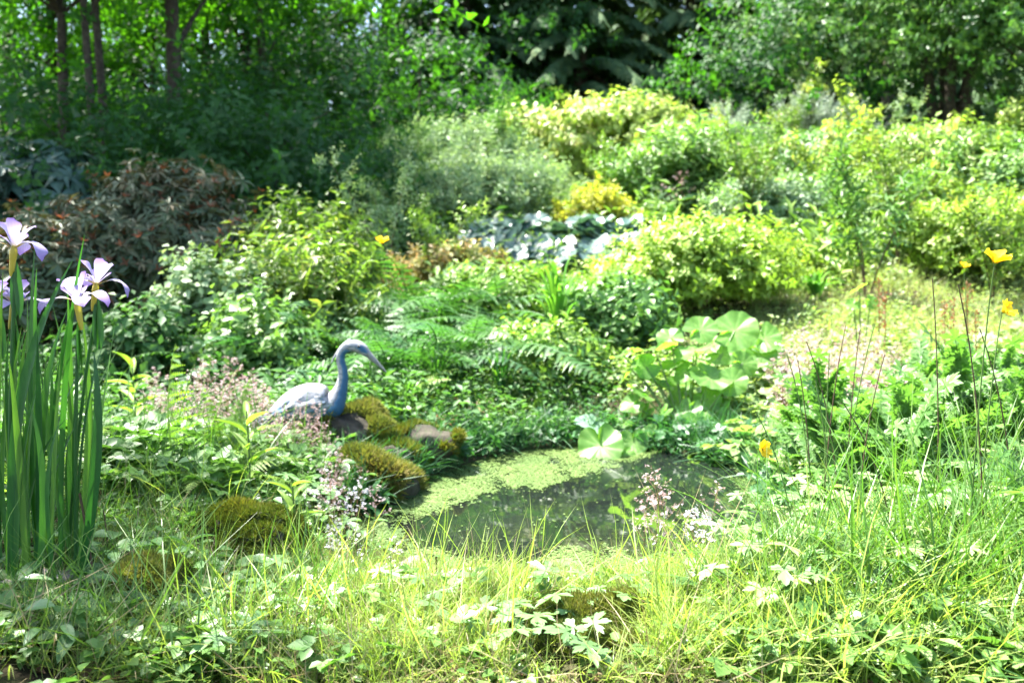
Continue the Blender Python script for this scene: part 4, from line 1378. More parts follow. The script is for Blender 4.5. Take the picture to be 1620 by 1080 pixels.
# ------------------------------------------------------------------ rocks with moss
def rock(name, label, px, py, Y, w, d, h, seed, mossk='moss', rockm='rock', moss_n=3000, moss_h=.012, cat='rock', sink=.35, top=0.0, group=None):
    x = (px - 810) / FPX * Y
    z0 = TZ(x, Y)
    root = thing(name, label, cat, (x, Y, z0), 0, group)
    nz = SinNoise(seed + 300)
    nu, nv = 44, 26
    V = [(0, 0, 1.0)]
    for i in range(1, nv):
        ph = math.pi * i / nv
        for j in range(nu):
            th = j / nu * 6.2832
            V.append((math.sin(ph) * math.cos(th), math.sin(ph) * math.sin(th), math.cos(ph)))
    V.append((0, 0, -1.0))
    V = np.array(V)
    k = 1 + .28 * nz(V, .8) + .17 * nz(V + 5, 2.0) + .10 * nz(V + 2, 4.5) + .05 * nz(V + 1, 10)
    V = np.sign(V) * np.abs(V) ** .8 * k[:, None] * np.array([w / 2, d / 2, h])
    V[:, 2] += -h * sink + h * .2
    T = [(0, 1 + j, 1 + (j + 1) % nu) for j in range(nu)]
    last = 1 + (nv - 2) * nu
    T += [(len(V) - 1, last + (j + 1) % nu, last + j) for j in range(nu)]
    Q = [(1 + i * nu + j, 1 + (i + 1) * nu + j, 1 + (i + 1) * nu + (j + 1) % nu, 1 + i * nu + (j + 1) % nu) for i in range(nv - 2) for j in range(nu)]
    g = Geo().add(V, T, Q)
    ob('stone', g.mesh('stone', M[rockm], True), root)
    if moss_n:
        r = np.random.default_rng(seed)
        tri = np.array(T + [(q[0], q[1], q[2]) for q in Q] + [(q[0], q[2], q[3]) for q in Q])
        A_, B_, C_ = V[tri[:, 0]], V[tri[:, 1]], V[tri[:, 2]]
        N_ = np.cross(B_ - A_, C_ - A_)
        ar = np.linalg.norm(N_, axis=1)
        N_ = N_ / (ar[:, None] + 1e-12)
        cw = (A_ + B_ + C_) / 3
        wgt = ar * np.clip(N_[:, 2] + .45, 0, 1) * (nz(cw / max(w, .05) * 2 + 7, 1.2) > -.38 + top * .5) * (cw[:, 2] > -.03)
        idx = r.choice(len(tri), moss_n, p=wgt / wgt.sum())
        u, v = r.random(moss_n), r.random(moss_n)
        f = u + v > 1
        u[f], v[f] = 1 - u[f], 1 - v[f]
        p = A_[idx] + (B_[idx] - A_[idx]) * u[:, None] + (C_[idx] - A_[idx]) * v[:, None]
        tuft = Geo()
        for a in range(4):
            c, s = math.cos(a * 1.57 + .3), math.sin(a * 1.57 + .3)
            tuft.add([(c * .22, s * .22, -.15), (-s * .28, c * .28, -.15), (c * .55, s * .55, 1.0)], [(0, 1, 2)], None, .3 + .15 * a)
        zd = nrm(N_[idx] + r.normal(size=(moss_n, 3)) * .45 + np.array([0, 0, .3]))
        g2 = Geo().put(tuft, p, frames(zd, r=r), moss_h * r.uniform(.5, 1.6, moss_n) * (1 + .6 * np.clip(nz(p * 9, 1), -.6, 1)), np.clip(.45 + .55 * nz(p * 7, 1) + .25 * nz(p * 25, 1) + r.normal(size=moss_n) * .15, 0, 1))
        ob('moss', g2.mesh('moss', M[mossk]), root, kind='stuff')
    return root


rock('mossy_rock', 'golden mossy rock at the foot of the heron', 556, 690, 3.42, .36, .28, .17, 1, 'moss_gold', moss_n=5500, moss_h=.018)
rock('mossy_rock', 'dark moss-capped rock overhanging the left edge of the water', 628, 745, 3.46, .40, .34, .15, 2, 'moss', moss_n=5500, moss_h=.018)
rock('mossy_rock', 'wet mossy bank stone left of the duckweed', 566, 770, 3.04, .36, .40, .14, 3, 'moss_gold', moss_n=6500, moss_h=.020)
rock('mossy_rock', 'dark wet rock with a mossy cap between the other bank rocks', 600, 720, 3.24, .34, .30, .15, 14, 'moss', moss_n=4500, moss_h=.018)
rock('mossy_rock', 'long low mossy hummock near the iris clump', 375, 880, 2.14, .36, .16, .10, 4, 'moss', moss_n=5500, moss_h=.011)
rock('mossy_rock', 'small orange-tinged moss cushion in the shady grass', 228, 985, 1.74, .17, .14, .10, 5, 'moss_gold', moss_n=4500, moss_h=.013, top=-.9)
rock('mossy_rock', 'broad bright yellow moss mound in the sunny grass', 915, 1062, 1.56, .34, .20, .075, 6, 'moss_gold', moss_n=8000, moss_h=.012, top=-.9)
rock('pale_stone', 'pale weathered stone in the grass below the poppies', 1142, 1052, 1.60, .085, .07, .045, 7, rockm='rock_pale', moss_n=0, cat='stone')
rock('pale_stone', 'small grey stone at the near edge of the pond', 650, 890, 2.14, .09, .07, .06, 8, rockm='rock_pale', moss_n=0, cat='stone')
rock('pale_stone', 'flat purplish-grey stone half hidden under the irises', 40, 962, 1.74, .16, .10, .035, 9, rockm='rock_pale', moss_n=0, cat='stone')
rock('mossy_rock', 'mossy stone at the back corner of the pond', 735, 725, 4.0, .25, .2, .09, 10, 'moss', moss_n=2000)


# ------------------------------------------------------------------ duckweed
def px_of(x, y, z):
    c, s = math.cos(PITCH), math.sin(PITCH)
    dz = z - CAMZ
    f = y * c - dz * s
    u = y * s + dz * c
    return 810 + FPX * x / f, 540 - FPX * u / f


bb0, bb1 = POND.min(0) - .02, POND.max(0) + .02
n = 150000
q = rng.uniform(bb0, bb1, (n, 2))
sd = pond_sd(q[:, 0], q[:, 1])
nn = N2(q, 1.7) * .5 + N3(q, 5.0) * .4 + N1(q, 14) * .25
pxs = px_of(q[:, 0], q[:, 1], WATER_Z)[0]
raft = q[:, 1] - np.interp(pxs, [540, 600, 650, 700, 790, 860, 960, 1020, 1060], [2.2, 2.45, 2.72, 2.92, 3.10, 3.2, 3.36, 3.62, 3.9]) + .24 * nn
nearb = np.interp(pxs, [540, 620, 700, 790, 860, 960, 1010, 1080, 1160, 1250], [2.62, 2.58, 2.40, 2.28, 2.42, 2.47, 2.36, 2.46, 2.50, 2.75]) - q[:, 1] + .16 * nn - .04
rightb = q[:, 0] - np.interp(q[:, 1], [2.3, 3.0, 3.9], [1.0, .92, .86]) + .10 * nn
prob = np.maximum.reduce([sstep(-.10, .10, raft + .05 * N1(q, 22)), .95 * sstep(-.08, .10, nearb), .9 * sstep(-.06, .08, rightb)]) * np.where(nn > -.30, 1, .45) * np.where(N1(q, 9) > -.75, 1, .2) + .004
ok = (sd < .07) & (rng.random(n) < prob)
q = q[ok]
m_ = len(q)
fr = Geo().add([(-1, -.35, .03), (-.1, -.95, 0), (1, .25, .06), (.05, .95, .02)], None, [(0, 1, 2, 3)])
zd = nrm(rng.normal(size=(m_, 3)) * .10 + np.array([0, 0, 1]))
dg = Geo().put(fr, np.column_stack([q, np.full(m_, WATER_Z + .002) + rng.uniform(0, .003, m_)]), frames(zd), rng.uniform(.0028, .0058, m_), np.clip(.5 + .3 * N3(q, 8) + rng.normal(size=m_) * .15, 0, 1))
ob('duckweed', dg.mesh('duckweed', M['duckweed']), kind='stuff', label='green raft of duckweed floating on the pond', category='duckweed')


# ------------------------------------------------------------------ grass and ground cover
def blade_tpls(w, bend, n=4, seg=3, seed=0):
    r = np.random.default_rng(seed)
    out = []
    for i in range(n):
        b = bend * r.uniform(.3, 1.4)
        g = Geo()
        V, Q, T = [], [], []
        for k in range(seg):
            t = k / seg
            y, z = b * t * t, t * (1 - .25 * b * t)
            hw = w / 2 * (1 - t * .6)
            V += [(-hw, y, z), (hw, y, z)]
        V.append((0, b, 1 - .25 * b))
        for k in range(seg - 1):
            Q.append((2 * k, 2 * k + 1, 2 * k + 3, 2 * k + 2))
        T = [(2 * seg - 2, 2 * seg - 1, 2 * seg)]
        g.add(V, T, Q, .5)
        out.append(g)
    return out


EXCL = [(.90, 3.80, .26), (.52, 3.72, .18), (.126, 1.55, .15), (-.78, 1.72, .085), (.41, 1.58, .05), (-.72, 2.1, .13)]             # kept clear for the round-leaved plants


def region(n, x0, x1, y0, y1, r, persp=True):
    """random ground points; x limits are picture columns so that the scatter follows the view's width"""
    y = r.uniform(y0 ** .5, y1 ** .5, n) ** 2 if persp else r.uniform(y0, y1, n)
    px = r.uniform(x0, x1, n)
    x = (px - 810) / FPX * y
    return x, y


def scatter_ground(geo, tpls, n, x0, x1, y0, y1, size, seed, lean=.35, dens=None, size_noise=.5, shore=.0, clump=0, cr=.04, excl=True):
    r = np.random.default_rng(seed)
    x, y = region(n if not clump else n // clump + 1, x0, x1, y0, y1, r)
    if clump:
        x = (x[:, None] + r.normal(size=(len(x), clump)) * cr).ravel()[:n]
        y = (y[:, None] + r.normal(size=(len(y), clump)) * cr).ravel()[:n]
    p2 = np.stack([x, y], 1)
    ok = pond_sd(x, y) > shore
    for (ex, ey, er) in (EXCL if excl else []):
        ok &= (x - ex) ** 2 + (y - ey) ** 2 > er * er
    if dens is not None:
        ok &= r.random(len(x)) < dens(x, y)
    x, y, p2 = x[ok], y[ok], p2[ok]
    z = tz(x, y)
    m = len(x)
    sz = r.uniform(size[0], size[1], m) * (1 + size_noise * N2(p2, 1.1))
    sz = sz * (1 - .7 * sstep(.45, .05, pond_sd(x, y)) * (y < 2.75))
    zd = nrm(r.normal(size=(m, 3)) * np.array([lean, lean, 0]) + np.array([0, 0, 1]))
    k = r.integers(0, len(tpls), m)
    av = np.clip(.42 + .22 * N3(p2, 1.4) + r.normal(size=m) * .2, 0, 1)
    F = frames(zd, r=r)
    for i, t in enumerate(tpls):
        s = k == i
        geo.put(t, np.column_stack([x, y, z - .005])[s], F[s], np.maximum(.01, sz[s]), av[s])
    return geo


def rosette(n, ll, leaf, h, r, el=(.0, .7)):
    """a low herb: leaf stalks from one point, each ending in a leaf"""
    g = Geo()
    for i in range(n):
        a = i * 2.4 + r.uniform(-.4, .4)
        e = r.uniform(.45, 1.4)
        L = h * r.uniform(.5, 1.1)
        p = np.array([-math.sin(a) * math.cos(e), math.cos(a) * math.cos(e), math.sin(e)]) * L
        w = h * .02
        sdv = np.array([math.cos(a), math.sin(a), 0]) * w
        g.add([-sdv, sdv, p], [(0, 1, 2)], None, .4)
        g.put(leaf, [p], [rot_leaf(a, r.uniform(*el) - .2, r.uniform(-.4, .4))], ll * r.uniform(.7, 1.2), r.random())
    return g


def trifoil(r, w=.75):
    g = Geo()
    for k in (-1, 0, 1):
        g.put(leafr(w, .06, .12), [(0, 0, 0)], [rot_leaf(k * 1.25, 0)], 1.0 if k == 0 else .85, r.random())
    return g


r_ = np.random.default_rng(31)
low = [rosette(6, .026, leafr(.7, .1, .15), .06, r_) for _ in range(4)] + [rosette(5, .03, trifoil(r_), .07, r_) for _ in range(2)]
mid = [rosette(11, .042, leaf2(.5, .1, .2), .16, r_) for _ in range(4)] + [rosette(10, .036, leaf2(.8, .1, .15), .13, r_) for _ in range(3)]
fine = blade_tpls(.024, .8, 8, 4, 1)
sunny = lambda x, y: sstep(-.75, -.3, x)
g = Geo()
scatter_ground(g, fine, 48000, 120, 1330, 1.42, 2.35, (.05, .12), 1, lean=.6, clump=14, cr=.035, shore=-.03, dens=lambda x, y: .35 + .65 * sstep(-.6, -.2, x) * sstep(.75, .45, x))
scatter_ground(g, blade_tpls(.013, .5, 5, 4, 2), 1300, 250, 1450, 1.45, 2.5, (.16, .30), 2, clump=9, cr=.03, shore=-.05)
scatter_ground(g, fine, 5000, -60, 1700, 1.40, 1.75, (.04, .12), 3, clump=10)
scatter_ground(g, fine, 5000, 1050, 1700, 1.40, 2.1, (.07, .17), 45, lean=.6, clump=10)
ob('grass', g.mesh('grass', M['grass']), kind='stuff', label='sunny yellow-green grass along the near bank of the pond', category='grass')
g = Geo()
scatter_ground(g, fine, 9000, -60, 520, 1.5, 3.4, (.06, .16), 4, clump=12, cr=.04)
scatter_ground(g, blade_tpls(.012, .7, 5, 4, 3), 800, -40, 520, 1.45, 3.2, (.2, .36), 5, clump=7)
scatter_ground(g, fine, 6000, 380, 900, 3.7, 5.0, (.08, .2), 6, clump=12)
scatter_ground(g, fine, 7000, 1180, 1680, 1.6, 3.4, (.08, .2), 7, clump=12)
scatter_ground(g, fine, 4000, 1680, 2500, 1.2, 4.5, (.08, .22), 57, clump=12, cr=.06)
scatter_ground(g, blade_tpls(.010, .6, 5, 4, 4), 700, 1215, 1660, 1.5, 2.9, (.25, .42), 8, clump=6)
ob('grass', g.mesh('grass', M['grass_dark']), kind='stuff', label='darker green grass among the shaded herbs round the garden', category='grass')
g = Geo()
fringe = lambda x, y: (pond_sd(x, y) < .22) * 1.0
scatter_ground(g, fine, 26000, 520, 1290, 2.75, 4.25, (.07, .2), 40, lean=.6, dens=fringe, clump=12, shore=-.03, excl=False)
scatter_ground(g, low, 2600, 520, 1290, 2.75, 4.3, (.7, 1.5), 41, lean=.5, dens=fringe, shore=-.03, excl=False)
ob('shore_herbs', g.mesh('shore_herbs', M['fern_dark']), kind='stuff', label='dark grass and small herbs fringing the back of the pond', category='ground cover')
g = Geo()
scatter_ground(g, blade_tpls(.03, .6, 5, 3, 5), 16000, 1180, 1700, 4.2, 8.2, (.08, .2), 9, clump=12, cr=.06)
ob('grass', g.mesh('grass', M['grass_pale']), kind='stuff', label='pale dry grass on the open slope at the right', category='grass')
g = Geo()
scatter_ground(g, blade_tpls(.016, 1.3, 5, 4, 6), 2600, -60, 1200, 1.38, 2.3, (.07, .18), 10, lean=1.3)
scatter_ground(g, blade_tpls(.03, 1.3, 5, 4, 6), 5000, 380, 1250, 1.38, 1.95, (.04, .10), 44, lean=2.0, clump=8, cr=.03)
ob('grass', g.mesh('grass', M['straw']), kind='stuff', label='straw-brown dead grass stems lying in the foreground', category='grass')
g = Geo()
scatter_ground(g, [leaf4(.5, .15, .1), leaf4(.4, .2, -.1), leaf4(.65, .1, .2)], 5000, -60, 1700, 1.38, 3.4, (.02, .06), 11, lean=.5)
G_l = g
for i in range(len(g.V)):
    pass
scatter_ground(g, [leaf4(.5, .15, .1), leaf4(.65, .1, .2)], 9000, -300, 1900, 5.0, 22, (.05, .12), 12, lean=.5)
ob('leaf_litter', g.mesh('leaf_litter', M['litter']), kind='stuff', label='brown fallen leaves lying on the ground', category='leaf litter')


g = Geo()
scatter_ground(g, low, 400, -300, 1900, .9, 1.20, (.7, 1.3), 56, lean=.2)
scatter_ground(g, low, 2600, -60, 1700, 1.40, 2.6, (.6, 1.3), 13, lean=.2, dens=lambda x, y: 1 - .7 * sstep(-.55, -.3, x) * sstep(.55, .35, x))
scatter_ground(g, low, 1500, -60, 620, 2.3, 3.8, (.8, 1.7), 14, lean=.2)
scatter_ground(g, low, 800, 1180, 1700, 1.8, 3.4, (.9, 1.6), 15, lean=.2)
ob('ground_cover', g.mesh('ground_cover', M['herb']), kind='stuff', label='low small-leaved herbs covering the near ground', category='ground cover')
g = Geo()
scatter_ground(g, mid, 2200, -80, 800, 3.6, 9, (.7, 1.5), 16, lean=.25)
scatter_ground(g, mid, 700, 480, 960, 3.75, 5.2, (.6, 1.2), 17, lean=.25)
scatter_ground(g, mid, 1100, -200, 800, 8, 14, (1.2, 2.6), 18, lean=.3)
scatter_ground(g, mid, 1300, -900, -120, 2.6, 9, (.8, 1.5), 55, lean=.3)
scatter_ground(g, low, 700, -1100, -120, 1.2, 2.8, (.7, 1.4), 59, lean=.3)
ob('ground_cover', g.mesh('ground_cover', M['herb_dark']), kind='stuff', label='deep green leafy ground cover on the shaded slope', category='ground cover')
g = Geo()
scatter_ground(g, SP['arching'][0] + SP['dense'][0], 3000, 640, 1720, 6.6, 12.8, (.8, 2.2), 50, lean=.5, clump=10, cr=.16)
scatter_ground(g, SP['dense'][0], 1800, 640, 1720, 4.4, 7.0, (.7, 1.5), 51, lean=.5, clump=8, cr=.1, dens=lambda x, y: (x < 1.4) * 1.0)
ob('bank_growth', g.mesh('bank_growth', M['dense']), kind='stuff', label='tangle of fresh green stems filling the bank between the shrubs', category='ground cover')
g = Geo()
scatter_ground(g, SP['pale'][0], 2600, 600, 1720, 7.0, 13.0, (.9, 2.4), 52, lean=.5, clump=12, cr=.18)
scatter_ground(g, SP['pale'][0], 1500, 250, 900, 4.6, 8.5, (.6, 1.4), 53, lean=.5, clump=8, cr=.1)
ob('bank_growth', g.mesh('bank_growth', M['pale']), kind='stuff', label='pale feathery growth filling the bank between the shrubs', category='ground cover')
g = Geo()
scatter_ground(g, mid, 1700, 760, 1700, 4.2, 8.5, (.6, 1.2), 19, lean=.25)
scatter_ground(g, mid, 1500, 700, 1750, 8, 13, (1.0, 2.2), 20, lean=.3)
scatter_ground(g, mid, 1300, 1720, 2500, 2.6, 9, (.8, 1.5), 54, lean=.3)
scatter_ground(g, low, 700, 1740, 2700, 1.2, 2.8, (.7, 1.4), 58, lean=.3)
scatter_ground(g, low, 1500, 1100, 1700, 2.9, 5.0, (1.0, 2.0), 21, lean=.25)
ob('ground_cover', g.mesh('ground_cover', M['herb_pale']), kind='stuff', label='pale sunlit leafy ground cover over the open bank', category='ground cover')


# ------------------------------------------------------------------ countable foreground plants
def palmate(seed, lobes=5, depth=.45):
    """a buttercup-like leaf: toothed lobes round a centre, tips slightly drooping"""
    r = np.random.default_rng(seed)
    g = Geo()
    V, A = [(0, 0, 0)], [.5]
    span = R(250)
    for k in range(lobes):
        a = (k / (lobes - 1) - .5) * span
        L = (1 - .25 * abs(k / (lobes - 1) - .5) * 2) * r.uniform(.9, 1.1)
        wv = span / lobes * .46
        for (da, q) in ((-1.06, depth), (-.9, .66), (-.62, .86), (-.45, .74), (-.2, .93), (0, 1.04), (.2, .93), (.45, .74), (.62, .86), (.9, .66), (1.06, depth)):
            rad = L * q
            th = a + da * wv
            V.append((math.sin(th) * rad, math.cos(th) * rad * 1.0, -.20 * rad * rad + .08 * abs(da) * rad))
            A.append(.35 + .3 * q)
    n_ = len(V)
    T = [(0, i + 1, i) for i in range(1, n_ - 1)]
    g.add(V, T, None, np.array(A))
    return g


PM = [palmate(s, 5 if s % 3 else 3, .22 + .07 * (s % 3)) for s in range(5)]
ME_pal = {k: [x.mesh('leaf', M[k]) for x in PM] for k in ('buttercup', 'herb_dark', 'herb_pale')}
ov = [leaf_hi(.55, .10, .25, 12, .05), leaf_hi(.42, .10, .3, 10, .0), leaf_hi(.62, .08, .2, 14, .06)]
ME_oval = {k: [x.mesh('leaf', M[k], True) for x in ov] for k in ('buttercup', 'herb_dark', 'herb_pale', 'strap')}
g_ = Geo()
tube(g_, bez((0, 0, 0), (0, .1, .7), (0, .5, 1.0), 5), np.linspace(.014, .009, 5), 4, .5)
ME_stalk = g_.mesh('stalk', M['stem_green'], True)


def herb_plant(name, label, pos, leaves, meshes, seed, h=.09, ll=.045, cat='plant', group=None, el=(-.25, .35)):
    r = np.random.default_rng(seed)
    root = thing(name, label, cat, pos, r.uniform(0, 6.28), group)
    for i in range(leaves):
        a = i * 2.4 + r.uniform(-.4, .4)
        s = h * r.uniform(.55, 1.15)
        sp_ = r.uniform(.5, 1.5)
        Ms = Matrix.Rotation(a, 4, 'Z') @ Matrix.Diagonal((s, s * sp_, s, 1))
        tip = Ms @ Vector((0, .5, 1.0))
        Ml = Matrix.Translation(tip) @ Matrix.Rotation(a + r.uniform(-.5, .5), 4, 'Z') @ Matrix.Rotation(r.uniform(*el), 4, 'X') @ Matrix.Rotation(r.uniform(-.3, .3), 4, 'Y') @ Matrix.Scale(ll * r.uniform(.65, 1.2), 4)
        lf = ob('leaf', meshes[int(r.integers(0, len(meshes)))], root, Ml)
        ob('stalk', ME_stalk, lf, Ml.inverted() @ Ms)
    return root


r_ = np.random.default_rng(77)
placed = []


def spots(n, x0, x1, y0, y1, dmin):
    out = []
    for _ in range(n * 40):
        if len(out) >= n:
            break
        x, y = region(1, x0, x1, y0, y1, r_)
        x, y = float(x[0]), float(y[0])
        if pond_sd(np.array([x]), np.array([y]))[0] < .06 or any((x - a) ** 2 + (y - b) ** 2 < dmin ** 2 for a, b in placed):
            continue
        placed.append((x, y))
        out.append((x, y, TZ(x, y) - .004))
    return out


for i, p in enumerate(spots(34, 330, 1620, 1.44, 1.78, .07)):
    herb_plant('buttercup_plant', 'small lobed-leaf buttercup plant in the sunlit front grass', p, int(r_.integers(3, 7)), ME_pal['buttercup'], i, .085, .044, group='buttercup plants in the front grass')
for i, p in enumerate(spots(26, -20, 430, 1.44, 1.95, .08)):
    herb_plant('creeping_herb', 'oval-leaved creeping herb in the shaded front corner by the irises', p, int(r_.integers(4, 7)), ME_oval['herb_dark'] if i % 2 else ME_oval['buttercup'], 100 + i, .07, .062, group='creeping herbs by the irises')
for i, p in enumerate(spots(46, 1150, 1660, 1.5, 2.6, .08)):
    herb_plant('buttercup_plant', 'lobed-leaf buttercup plant crowding under the yellow poppies', p, int(r_.integers(4, 8)), ME_pal['buttercup'] if i % 3 else ME_pal['herb_pale'], 200 + i, .15, .045, group='buttercup plants under the poppies')
for i, p in enumerate(spots(8, 560, 1180, 1.75, 2.1, .10)):
    herb_plant('buttercup_plant', 'lobed-leaf buttercup plant in the grass at the water edge', p, int(r_.integers(3, 6)), ME_pal['buttercup'], 300 + i, .06, .03, group='buttercup plants at the water edge')
for i, p in enumerate(spots(26, 150, 560, 2.2, 3.3, .10)):
    herb_plant('leafy_herb', 'leafy green herb on the bank left of the pond', p, int(r_.integers(5, 9)), ME_oval['buttercup'] if i % 2 else ME_pal['buttercup'], 400 + i, .12, .05, group='leafy herbs left of the pond')
for i, p in enumerate(spots(15, 1200, 1660, 1.44, 1.9, .08)):
    herb_plant('leafy_herb', 'pale oval-leaved herb in the bright front right corner', p, int(r_.integers(4, 7)), ME_oval['herb_pale'] if i % 3 == 0 else ME_pal['herb_pale'] if i % 3 == 1 else ME_pal['buttercup'], 500 + i, .09, .042, group='pale herbs in the front right corner')


# pinnate poppy foliage
def pinnate(seed, pairs=4):
    r = np.random.default_rng(seed)
    g = Geo()
    pts = np.array([(0, .0, 0), (0, .35, .10), (0, .7, .12), (0, 1.0, .05)])
    tube(g, pts, [.012, .010, .007, .003], 4, .6)
    lf = palmate(seed + 40, 5, .30)
    for i in range(pairs):
        t = .42 + .5 * i / pairs
        p = np.array([np.interp(t, [0, .35, .7, 1], pts[:, k]) for k in range(3)])
        for s in (-1, 1):
            g.put(lf, [p], [rot_leaf(-s * R(62 - 5 * i), r.uniform(-.2, .3))], .165 * (1.05 - .07 * i) * r.uniform(.85, 1.15), r.random())
    g.put(lf, [pts[-1]], [rot_leaf(0, -.1)], .17, .6)
    return g


ME_pin = [pinnate(s, 6 + s % 2).mesh('leaf', M['poppy_leaf']) for s in range(4)]


def poppy_foliage(label, pos, n, H, seed, group=None, name='poppy_plant'):
    r = np.random.default_rng(seed)
    root = thing(name, label, 'poppy', pos, r.uniform(0, 6.28), group)
    for i in range(n):
        a = i * 2.4 + r.uniform(-.3, .3)
        e = r.uniform(.25, 1.25)
        z = r.uniform(0, .45) * H
        ob('leaf', ME_pin[int(r.integers(0, 4))], root, Matrix.Translation((0, 0, z)) @ Matrix.Rotation(a, 4, 'Z') @ Matrix.Rotation(e, 4, 'X') @ Matrix.Rotation(r.uniform(-.4, .4), 4, 'Y') @ Matrix.Scale(H * r.uniform(.5, .85), 4))
    g = Geo()
    tube(g, [(0, 0, -.03), (0.005, 0, H * .3), (0, .01, H * .55)], [.004, .003, .002], 5)
    ob('stem', g.mesh('stem', M['stem_green'], True), root)
    return root


for i, p in enumerate(spots(44, 1230, 1690, 1.75, 3.3, .09)):
    poppy_foliage('leafy poppy plant with cut leaves in the dense clump at the right', p, int(r_.integers(10, 15)), r_.uniform(.24, .40), i, 'leafy poppy plants at the right')

# poppy flowers: cups of crinkled petals on thin hairy stems
POPP = []
for s in range(3):
    g, S = petal(.034, .046, (55, 50, 35, 20), .0035, 50 + s, .5, 8, 7)
    POPP.append(g.mesh('petal', M['yellowflower'], True))


def poppy(label, px, py, Y, scale, tilt, seed, buds=0):
    r = np.random.default_rng(seed)
    top = P(px, py, Y)
    bx = top.x + r.uniform(-.06, .06)
    base = Vector((bx, Y + r.uniform(-.02, .05), 0))
    base.z = TZ(base.x, base.y)
    root = thing('yellow_poppy', label, 'poppy', base)
    t = np.array(top - base)
    g = Geo()
    tube(g, bez((0, 0, -.03), (t[0] * .2, t[1] * .2, t[2] * .7), t, 10), np.linspace(.0022, .0013, 10), 5)
    ob('stem', g.mesh('stem', M['stem_green'], True), root)
    g = Geo()
    tube(g, [(0, 0, -.002), (0, 0, .004), (0, 0, .012)], [.002, .005, .003], 6)
    fl = ob('flower_head', g.mesh('flower_head', M['stem_green'], True), root, Matrix.Translation(t) @ Matrix.Rotation(R(tilt), 4, 'X') @ Matrix.Rotation(R(tilt * .6), 4, 'Y') @ Matrix.Scale(scale, 4))
    for k in range(5):
        ob('petal', POPP[k % 3], fl, Matrix.Rotation(R(72 * k + r.uniform(-8, 8)), 4, 'Z') @ Matrix.Rotation(R(r.uniform(-8, 8)), 4, 'X'))
    return root


poppy('open yellow poppy tallest above the right-hand foliage', 1573, 418, 1.80, 1.0, 14, 1)
poppy('yellow poppy seen edge-on below the tallest one', 1585, 494, 1.95, .85, 50, 2)
poppy('yellow poppy standing over the right end of the pond', 1201, 712, 2.35, .95, 62, 3)
poppy('blurred orange-yellow poppy left of the tallest one', 1524, 424, 3.3, .75, 20, 4)
poppy('small yellow flower by the shady rhododendron slope', 604, 386, 5.0, 1.5, 10, 5)
poppy('tiny yellow flower in the grass near the moss cushion', 52, 930, 1.78, .25, 10, 6)
poppy('tiny yellow flower below the unrolling fern', 245, 765, 2.5, .35, 10, 7)

# bare dark seed stalks
for i, (px, py, Y, lean) in enumerate([(1245, 560, 2.3, -.08), (1262, 570, 2.35, -.05), (1276, 540, 2.4, -.1), (1312, 560, 2.3, 0), (1338, 515, 2.4, .04), (1360, 525, 2.45, .02), (1384, 512, 2.4, .06), (1516, 450, 1.9, -.08), (1336, 640, 1.9, -.12),
                                       (1195, 650, 2.1, -.1), (1475, 440, 2.2, -.04), (1400, 560, 2.2, .05), (1290, 600, 2.1, -.05), (1550, 520, 2.0, -.1)]):
    top = P(px, py, Y)
    bs = Vector((top.x - lean, Y, 0))
    bs = Vector((top.x - lean * 1.2, Y, TZ(top.x - lean * 1.2, Y)))
    g = Geo()
    t = np.array(top - bs)
    tube(g, bez((0, 0, -.02), (t[0] * .15, .01, t[2] * .6), t, 9), np.linspace(.0022, .0014, 9), 5)
    o = ob('seed_stalk', g.mesh('seed_stalk', M['stem_brown'] if i % 3 else M['stem_green'], True), None, Matrix.Translation(bs), label='thin bare poppy seed stalk rising from the foliage at the right', category='stalk', group='bare seed stalks at the right')


# ------------------------------------------------------------------ saxifrage haze, little flowers
def saxi(seed, H, nb, nf, fs, spread=.35):
    r = np.random.default_rng(seed)
    s, f = Geo(), Geo()
    top = np.array([r.uniform(-.05, .05), r.uniform(-.05, .05), H])
    ax = bez((0, 0, -.02), (0, 0, H * .5), top, 8)
    tube(s, ax, np.linspace(.0014, .0006, 8), 3)
    star = Geo()
    for k in range(5):
        a = k * 1.2566
        star.add([(0, 0, 0), (math.cos(a - .35), math.sin(a - .35), .25), (math.cos(a) * 1.25, math.sin(a) * 1.25, .3), (math.cos(a + .35), math.sin(a + .35), .25)], None, [(0, 1, 2, 3)])
    P_ = []
    for i in range(nb):
        t = .4 + .6 * i / nb
        p = np.array([np.interp(t, np.linspace(0, 1, 8), ax[:, k]) for k in range(3)])
        a = i * 2.4
        L = H * spread * (1.15 - t) * r.uniform(.7, 1.2)
        e = p + np.array([math.cos(a) * L, math.sin(a) * L, L * .8])
        tube(s, [p, e], [.0007, .0005], 3)
        for j in range(nf):
            P_.append(p + (e - p) * (.5 + .5 * (j + 1) / nf) + r.normal(size=3) * .006)
    P_ = np.array(P_)
    f.put(star, P_, frames(nrm(r.normal(size=P_.shape) * .6 + np.array([0, -.3, 1]))), fs * r.uniform(.7, 1.2, len(P_)))
    return s, f


SX = []
for s in range(4):
    a, b = saxi(s, .26 + .04 * s, 11, 5, .0052)
    SX.append((a.mesh('stem', M['stem_red']), b.mesh('flowers', M['saxi'])))
SXW = []
for s in range(3):
    a, b = saxi(20 + s, .24, 8, 3, .007, .3)
    SXW.append((a.mesh('stem', M['stem_red']), b.mesh('flowers', M['whiteflower'])))


